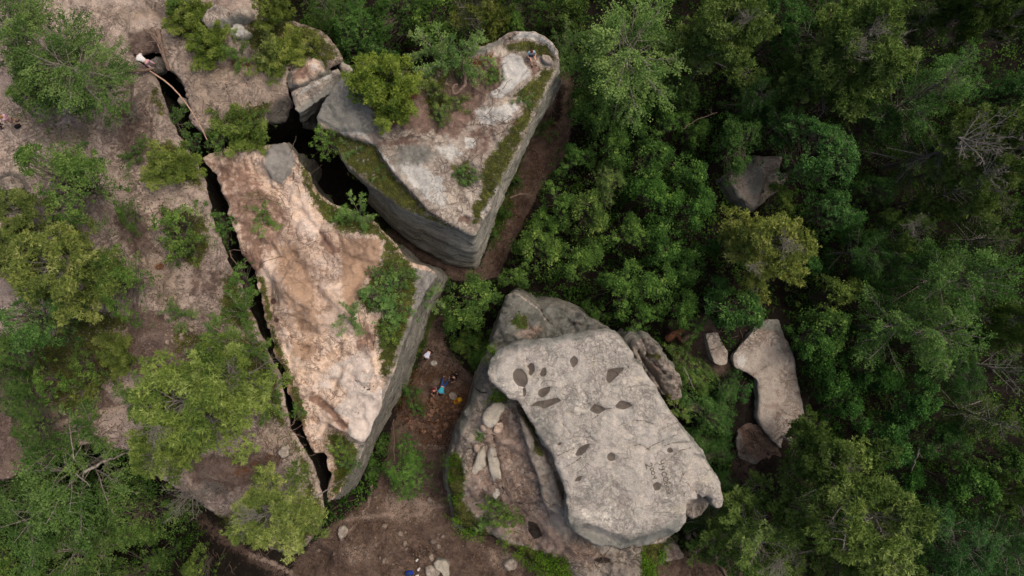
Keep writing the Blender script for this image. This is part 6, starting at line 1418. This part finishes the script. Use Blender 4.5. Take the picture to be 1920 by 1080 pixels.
# ------------------------------------------------------------------ lettering on the capstone: scratched and painted strokes
def stroke_mesh(lines, width, name, label=None):
    acc = Acc()
    for L in lines:
        P = resample([np.array(p, float) for p in L], 1.0, False); P = np.vstack([P, L[-1]])
        for _ in range(2): P[1:-1] = (P[:-2] + 2 * P[1:-1] + P[2:]) / 4
        x, y, z = F_s.at(P[:, 0], P[:, 1]); Q = np.stack([x, y], 1)
        t = np.gradient(Q, axis=0); t /= np.hypot(t[:, 0], t[:, 1])[:, None] + 1e-9; nrm = np.stack([-t[:, 1], t[:, 0]], 1) * width / 2
        a, b = Q + nrm, Q - nrm
        v = np.vstack([np.column_stack([a, F_s.h(a[:, 0], a[:, 1]) + .012]), np.column_stack([b, F_s.h(b[:, 0], b[:, 1]) + .012])])
        n = len(Q); i = np.arange(n - 1); acc.add(v - np.array(cap.location), np.stack([i, i + 1, n + i + 1, n + i], 1))
    o = link(name, acc.mesh(name, M['graffiti']), cap); tag(o, label); return o
M['graffiti'] = simple_material('faded_paint', srgb(96, 90, 80), srgb(122, 114, 102), 8, .0)
def glyph(strokes, cx, cy, s, ang):
    ca, sa = math.cos(ang), math.sin(ang)
    return [[(cx + s * (u * ca - v * sa), cy + s * (u * sa + v * ca)) for u, v in st] for st in strokes]
circ = [(.5 * math.cos(a), .5 * math.sin(a)) for a in np.linspace(0, 6.283, 13)]
GL = {'Ч': [[(-.4, -.6), (-.4, -.1), (-.2, .1), (.2, .05), (.4, -.05)], [(.4, -.6), (.4, .7)]], 'у': [[(-.4, -.5), (-.35, .05), (0, .15), (.35, 0)], [(.4, -.5), (.35, .6), (.1, 1.0), (-.35, .95)]],
      'с': [[(.4, -.35), (.1, -.5), (-.3, -.35), (-.45, 0), (-.3, .4), (.05, .5), (.4, .35)]], 'о': [circ], 'в': [[(-.3, .5), (-.3, -.9), (.1, -.9), (.15, -.4), (-.3, -.1), (.3, 0), (.3, .45), (-.3, .5)]],
      'й': [[(-.4, -.4), (-.4, .5), (.35, -.4), (.35, .5)], [(-.2, -.75), (0, -.6), (.2, -.75)]], '2': [[(-.4, -.4), (-.1, -.7), (.3, -.5), (.2, 0), (-.4, .6), (.1, .5), (.6, .6)]], '0': [circ], '4': [[(-.3, -.5), (-.3, 0), (.3, 0)], [(.3, -.5), (.3, .6)]]}
A_ = math.radians(72)
lines = []
for ch, cx, cy, s in [('Ч', 1240, 867, 7.5), ('у', 1242.5, 877.5, 7), ('с', 1245.5, 889, 9), ('о', 1248, 898.5, 9), ('в', 1250, 907.5, 8), ('о', 1251.5, 915.5, 6.5), ('й', 1253, 923, 7)]: lines += glyph(GL[ch], cx, cy, s, A_)
stroke_mesh(lines, .085, 'painted_word', 'faded grey painted word in Cyrillic letters')
lines = []
for ch, cx, cy, s in [('2', 1216.5, 872.5, 10), ('0', 1222.5, 880, 6), ('0', 1224.5, 887, 6.5), ('4', 1227, 895, 7)]: lines += glyph(GL[ch], cx, cy, s, A_)
stroke_mesh(lines, .075, 'painted_number', 'faded grey painted number beside the word')

# ------------------------------------------------------------------ people
def flat_mat(name, c, rough=.85):
    return simple_material(name, c, tuple(x * .8 for x in c), 14, .15, rough)
SKIN = flat_mat('skin', srgb(206, 158, 134), .6)
POSES = {
 'stand': dict(pel=(0, 0, .92), spi=(0, 0, 1.15), che=(0, .0, 1.36), nec=(0, .0, 1.48), hed=(0, .03, 1.60), sh=(.18, 0, 1.40), el=(.25, .04, 1.14), wr=(.22, .22, .98), kn=(.11, .06, .5), an=(.12, 0, .09)),
 'bend': dict(pel=(0, -.15, .84), spi=(0, .04, 1.0), che=(0, .26, 1.08), nec=(0, .38, 1.08), hed=(0, .50, 1.04), sh=(.18, .28, 1.06), el=(.25, .38, .82), wr=(.18, .52, .64), kn=(.14, .02, .46), an=(.17, -.22, .09)),
 'crawl': dict(pel=(0, -.05, .72), spi=(0, .18, .80), che=(0, .40, .80), nec=(0, .52, .76), hed=(0, .64, .70), sh=(.19, .42, .78), el=(.30, .50, .50), wr=(.26, .68, .24), kn=(.17, -.30, .42), an=(.20, -.66, .10)),
 'sit': dict(pel=(0, 0, .13), spi=(0, -.04, .34), che=(0, -.01, .56), nec=(0, .02, .68), hed=(0, .06, .80), sh=(.18, 0, .59), el=(.26, .10, .36), wr=(.14, .30, .34), kn=(.14, .42, .42), an=(.12, .58, .09)),
 'crouch': dict(pel=(0, -.14, .34), spi=(0, -.04, .54), che=(0, .10, .74), nec=(0, .18, .85), hed=(0, .26, .95), sh=(.18, .12, .76), el=(.28, .30, .58), wr=(.16, .50, .42), kn=(.20, .28, .46), an=(.15, -.02, .09)),
}
def skin_mesh(name, verts, edges, rad, mat, extra=None):
    me = bpy.data.meshes.new(name); me.from_pydata([tuple(v) for v in verts], edges, [])
    ob = bpy.data.objects.new(name, me); COL.objects.link(ob)
    ob.modifiers.new('s', 'SKIN'); sv = me.skin_vertices[0].data
    for i, r in enumerate(rad): sv[i].radius = (r, r) if not isinstance(r, tuple) else r
    sv[0].use_root = True
    ob.modifiers.new('u', 'SUBSURF').levels = 1
    dg = bpy.context.evaluated_depsgraph_get(); ev = ob.evaluated_get(dg); m2 = bpy.data.meshes.new_from_object(ev)
    bpy.data.objects.remove(ob); bpy.data.meshes.remove(me)
    V = np.zeros(len(m2.vertices) * 3); m2.vertices.foreach_get('co', V); V = V.reshape(-1, 3)
    F = [list(p.vertices) for p in m2.polygons]; bpy.data.meshes.remove(m2)
    for ev_, ef in (extra or []):
        n = len(V); V = np.vstack([V, ev_]); F += [[i + n for i in f] for f in ef]
    m = bpy.data.meshes.new(name); m.from_pydata([tuple(v) for v in V], [], F); m.materials.append(mat)
    m.polygons.foreach_set('use_smooth', [True] * len(m.polygons)); m.update(); m.name = name
    return m
def ball(c, r, nu=12, nv=8, zmin=-1.0):
    v, f = [], []
    for j in range(nv + 1):
        b = -math.pi / 2 + math.pi * j / nv; b = max(b, math.asin(zmin) if zmin > -1 else b)
        for i in range(nu): a = i / nu * 6.283; v.append([c[0] + r[0] * math.cos(a) * math.cos(b), c[1] + r[1] * math.sin(a) * math.cos(b), c[2] + r[2] * math.sin(b)])
    for j in range(nv):
        for i in range(nu): f.append([j * nu + i, j * nu + (i + 1) % nu, (j + 1) * nu + (i + 1) % nu, (j + 1) * nu + i])
    return np.array(v), f
def person(label, px, py, surf, face_deg, pose, top, bottom, hair, long_legs=True, base=None, sleeves=False, scale=1.0, grp=None):
    p = {k: np.array(v, float) for k, v in POSES[pose].items()}
    R = lambda v, s: np.array([v[0] * s, v[1], v[2]])
    V = [p['pel'], p['spi'], p['che'], p['nec'], p['hed']]; E = [(0, 1), (1, 2), (2, 3), (3, 4)]; rad = [(.15, .10), (.13, .09), (.15, .10), .055, .075]
    ex = []
    hx = [ball(p['hed'] + np.array([0, .0, .03]), (.078, .098, .115)), ball(p['hed'] + np.array([0, .10, .01]), (.012, .02, .018), 6, 4), ball(p['hed'] + np.array([.08, 0, .01]), (.012, .02, .03), 6, 4), ball(p['hed'] + np.array([-.08, 0, .01]), (.012, .02, .03), 6, 4)]
    ex += hx
    for s in (1, -1):
        n = len(V); hip = p['pel'] + np.array([.09 * s, 0, -.04]); toe = R(p['an'], s) + np.array([0.02 * s, .15, -.05])
        V += [hip, R(p['kn'], s), R(p['an'], s), toe]; rad += [.085, .06, .042, .035]; E += [(0, n), (n, n + 1), (n + 1, n + 2), (n + 2, n + 3)]
        n = len(V); wr = R(p['wr'], s); el = R(p['el'], s); V += [R(p['sh'], s), el, wr]; rad += [.055, .042, .03]; E += [(2, n), (n, n + 1), (n + 1, n + 2)]
        fd = unit(wr - el); sd = unit(np.cross(fd, np.array([0, 0, 1.0])) + 1e-6); palm = wr + fd * .05
        ex.append((lambda q: (q[0], q[1].tolist()))(tube_np(np.array([wr, palm, wr + fd * .10]), [.026, .034, .030], 6)))
        for k in range(4):
            b = wr + fd * .09 + sd * (k - 1.5) * .018; q = np.array([b, b + fd * .035, b + fd * (.06 + .006 * (k in (1, 2))) + np.array([0, 0, -.02])])
            a, f = tube_np(q, [.009, .008, .006], 5); ex.append((a, f.tolist()))
        b = wr + fd * .03 + sd * .03 * s; a, f = tube_np(np.array([b, b + fd * .03 + sd * .02 * s, b + fd * .055 + sd * .022 * s]), [.011, .01, .007], 5); ex.append((a, f.tolist()))
    body_me = skin_mesh('body', V, E, rad, SKIN, ex)
    x, y, z = [float(a) for a in surf.at(np.array([float(px)]), np.array([float(py)]))]
    if base is not None: x, y = [float(a) for a in W(px, py, base)]; z = base
    o = empty('person', (x, y, z)); o.rotation_euler = (0, 0, math.radians(face_deg - 90)); o.scale = (scale,) * 3
    tag(o, label, 'person', grp)
    link('body', body_me, o)
    # clothes a little larger than the body
    V2 = [p['pel'] + (p['spi'] - p['pel']) * .2, p['spi'], p['che'], p['che'] + (p['nec'] - p['che']) * .6]; r2 = [(.175, .125), (.165, .12), (.18, .125), .085]; E2 = [(0, 1), (1, 2), (2, 3)]
    for s in (1, -1):
        n = len(V2); sh = R(p['sh'], s); el = R(p['el'], s); end = R(p['wr'], s) if sleeves else sh + (el - sh) * .75
        V2 += [sh, el if sleeves else (sh + end) / 2, end]; r2 += [.078, .062, .052]; E2 += [(2, n), (n, n + 1), (n + 1, n + 2)]
    link('shirt', skin_mesh('shirt', V2, E2, r2, top), o)
    V3 = [p['pel'] + (p['spi'] - p['pel']) * .15, p['pel']]; r3 = [(.165, .12), (.17, .13)]; E3 = [(0, 1)]
    for s in (1, -1):
        n = len(V3); hip = p['pel'] + np.array([.10 * s, 0, -.05]); kn = R(p['kn'], s); an = R(p['an'], s)
        V3 += [hip, hip + (kn - hip) * .7]; r3 += [.11, .09]; E3 += [(1, n), (n, n + 1)]
        if long_legs: V3 += [kn, kn + (an - kn) * .85]; r3 += [.08, .062]; E3 += [(n + 1, n + 2), (n + 2, n + 3)]
    link('trousers' if long_legs else 'shorts', skin_mesh('trousers', V3, E3, r3, bottom), o)
    hv, hf = ball(p['hed'] + np.array([0, -.02, .05]), (.092, .11, .115), 14, 8, -.25)
    hm = bpy.data.meshes.new('hair'); hm.from_pydata([tuple(v) for v in hv], [], hf); hm.materials.append(hair); hm.polygons.foreach_set('use_smooth', [True] * len(hm.polygons)); link('hair', hm, o)
    for s in (1, -1):
        ev_, ef = ball(R(p['an'], s) + np.array([.01 * s, .07, -.04]), (.05, .14, .05), 10, 6); sm = bpy.data.meshes.new('shoe'); sm.from_pydata([tuple(v) for v in ev_], [], ef); sm.materials.append(SHOE); link('shoe', sm, o)
    return o
SHOE = flat_mat('shoe', srgb(60, 54, 50)); HAIRD = flat_mat('dark_hair', srgb(30, 26, 26)); HAIRB = flat_mat('fair_hair', srgb(176, 130, 80)); HAIRR = flat_mat('reddish_hair', srgb(96, 44, 36))
cl = {k: flat_mat(k + '_cloth', srgb(*v)) for k, v in dict(white=(225, 222, 222), pink=(205, 165, 178), black=(26, 25, 28), lightblue=(150, 180, 196), navy=(44, 58, 84), lavender=(200, 200, 222), turq=(70, 176, 200), jeans=(48, 78, 136), darkred=(110, 44, 48), grey=(120, 116, 120), khaki=(150, 130, 120), yellow=(214, 168, 44), blue=(26, 60, 160), cream=(214, 208, 196)).items()}
person('person in white stooping over the head of the crevasse', 284, 122, plateau_s, 150, 'bend', cl['white'], cl['pink'], HAIRD, True, base=9.9, sleeves=True, scale=1.1)
person('fair haired person in a pink top walking at the left edge', 36, 230, plateau_s, 185, 'stand', cl['pink'], cl['khaki'], HAIRB, False, scale=1.05)
person('person in black cut off by the left edge', 6, 236, plateau_s, 200, 'stand', cl['black'], cl['black'], HAIRD, True, sleeves=True, scale=1.05)
person('person in a light blue top sitting by the bleached rock patch', 996, 104, D_s, 285, 'sit', cl['lightblue'], cl['navy'], HAIRR, False, scale=1.1)
person('person in a pale lavender shirt at the gully bottom near the long block', 806, 660, ground_s, 240, 'bend', cl['lavender'], cl['black'], HAIRD, True, scale=1.1)
person('person in a turquoise shirt and blue jeans bending over the rubble', 832, 722, ground_s, 250, 'crawl', cl['turq'], cl['jeans'], HAIRD, True, scale=1.12)
person('person in a dark red top crouching left of the one in turquoise', 815, 728, ground_s, 280, 'crouch', cl['darkred'], cl['grey'], HAIRD, False)
person('person in black with bare limbs crouching above the one in turquoise', 854, 703, ground_s, 230, 'crouch', cl['black'], cl['black'], HAIRD, False, scale=1.1)

def pack(name, label, cat, px, py, surf, m1, m2, s=1.0, rot=0.0, trims=True):
    x, y, z = [float(a) for a in surf.at(np.array([float(px)]), np.array([float(py)]))]
    o = empty(name, (x, y, z)); o.rotation_euler = (0, 0, rot); o.scale = (s, s, s); tag(o, label, cat)
    def part(nm, c, r, mt, seed=0):
        v, f = ball(c, r, 14, 9); v += (np.random.default_rng(seed).random(v.shape) - .5) * .02; v = np.array(c) + np.sign(v - c) * np.abs((v - c) / r) ** .7 * np.array(r)
        me = bpy.data.meshes.new(nm); me.from_pydata([tuple(a) for a in v], [], f); me.materials.append(mt); me.polygons.foreach_set('use_smooth', [True] * len(me.polygons)); return link(nm, me, o)
    part('pack_body', (0, 0, .16), (.30, .20, .16), m1, 1); 
    if trims:
        part('lid', (.24, 0, .20), (.12, .17, .13), m1, 2); part('pocket', (-.05, .02, .31), (.13, .12, .04), m2, 3)
        for sy in (-.1, .1):
            v, f = tube_np(np.array([[-.22, sy, .26], [-.1, sy * 1.3, .36], [.1, sy * 1.3, .37], [.2, sy, .30]]), .018, 6); me = np_mesh('strap', v, f, m2, True); link('strap', me, o)
    return o
pack('backpack', 'yellow backpack lying on the rubble beside the peaked rock wall', 'backpack', 858, 751, ground_s, cl['yellow'], flat_mat('orange_cloth', srgb(150, 84, 30)), 1.15, .5)
pack('backpack', 'blue backpack at the bottom edge left of the pale boulders', 'backpack', 767, 1073, ground_s, cl['blue'], cl['navy'], 1.0, .2)
pack('bundle', 'upper white bundle at the bottom edge beside the blue backpack', 'bundle', 785, 1067, ground_s, cl['cream'], cl['white'], .5, 1.0)
pack('bundle', 'lower white bundle cut by the bottom edge', 'bundle', 782, 1079, ground_s, cl['cream'], cl['white'], .5, .4)
pack('bundle', 'small black bag next to the person in pink', 'bag', 35, 238, plateau_s, cl['black'], cl['black'], .7, .4)
pack('bundle', 'crumpled white cloth above the blue backpack', 'cloth', 782, 1050, ground_s, cl['cream'], cl['white'], .42, .9)
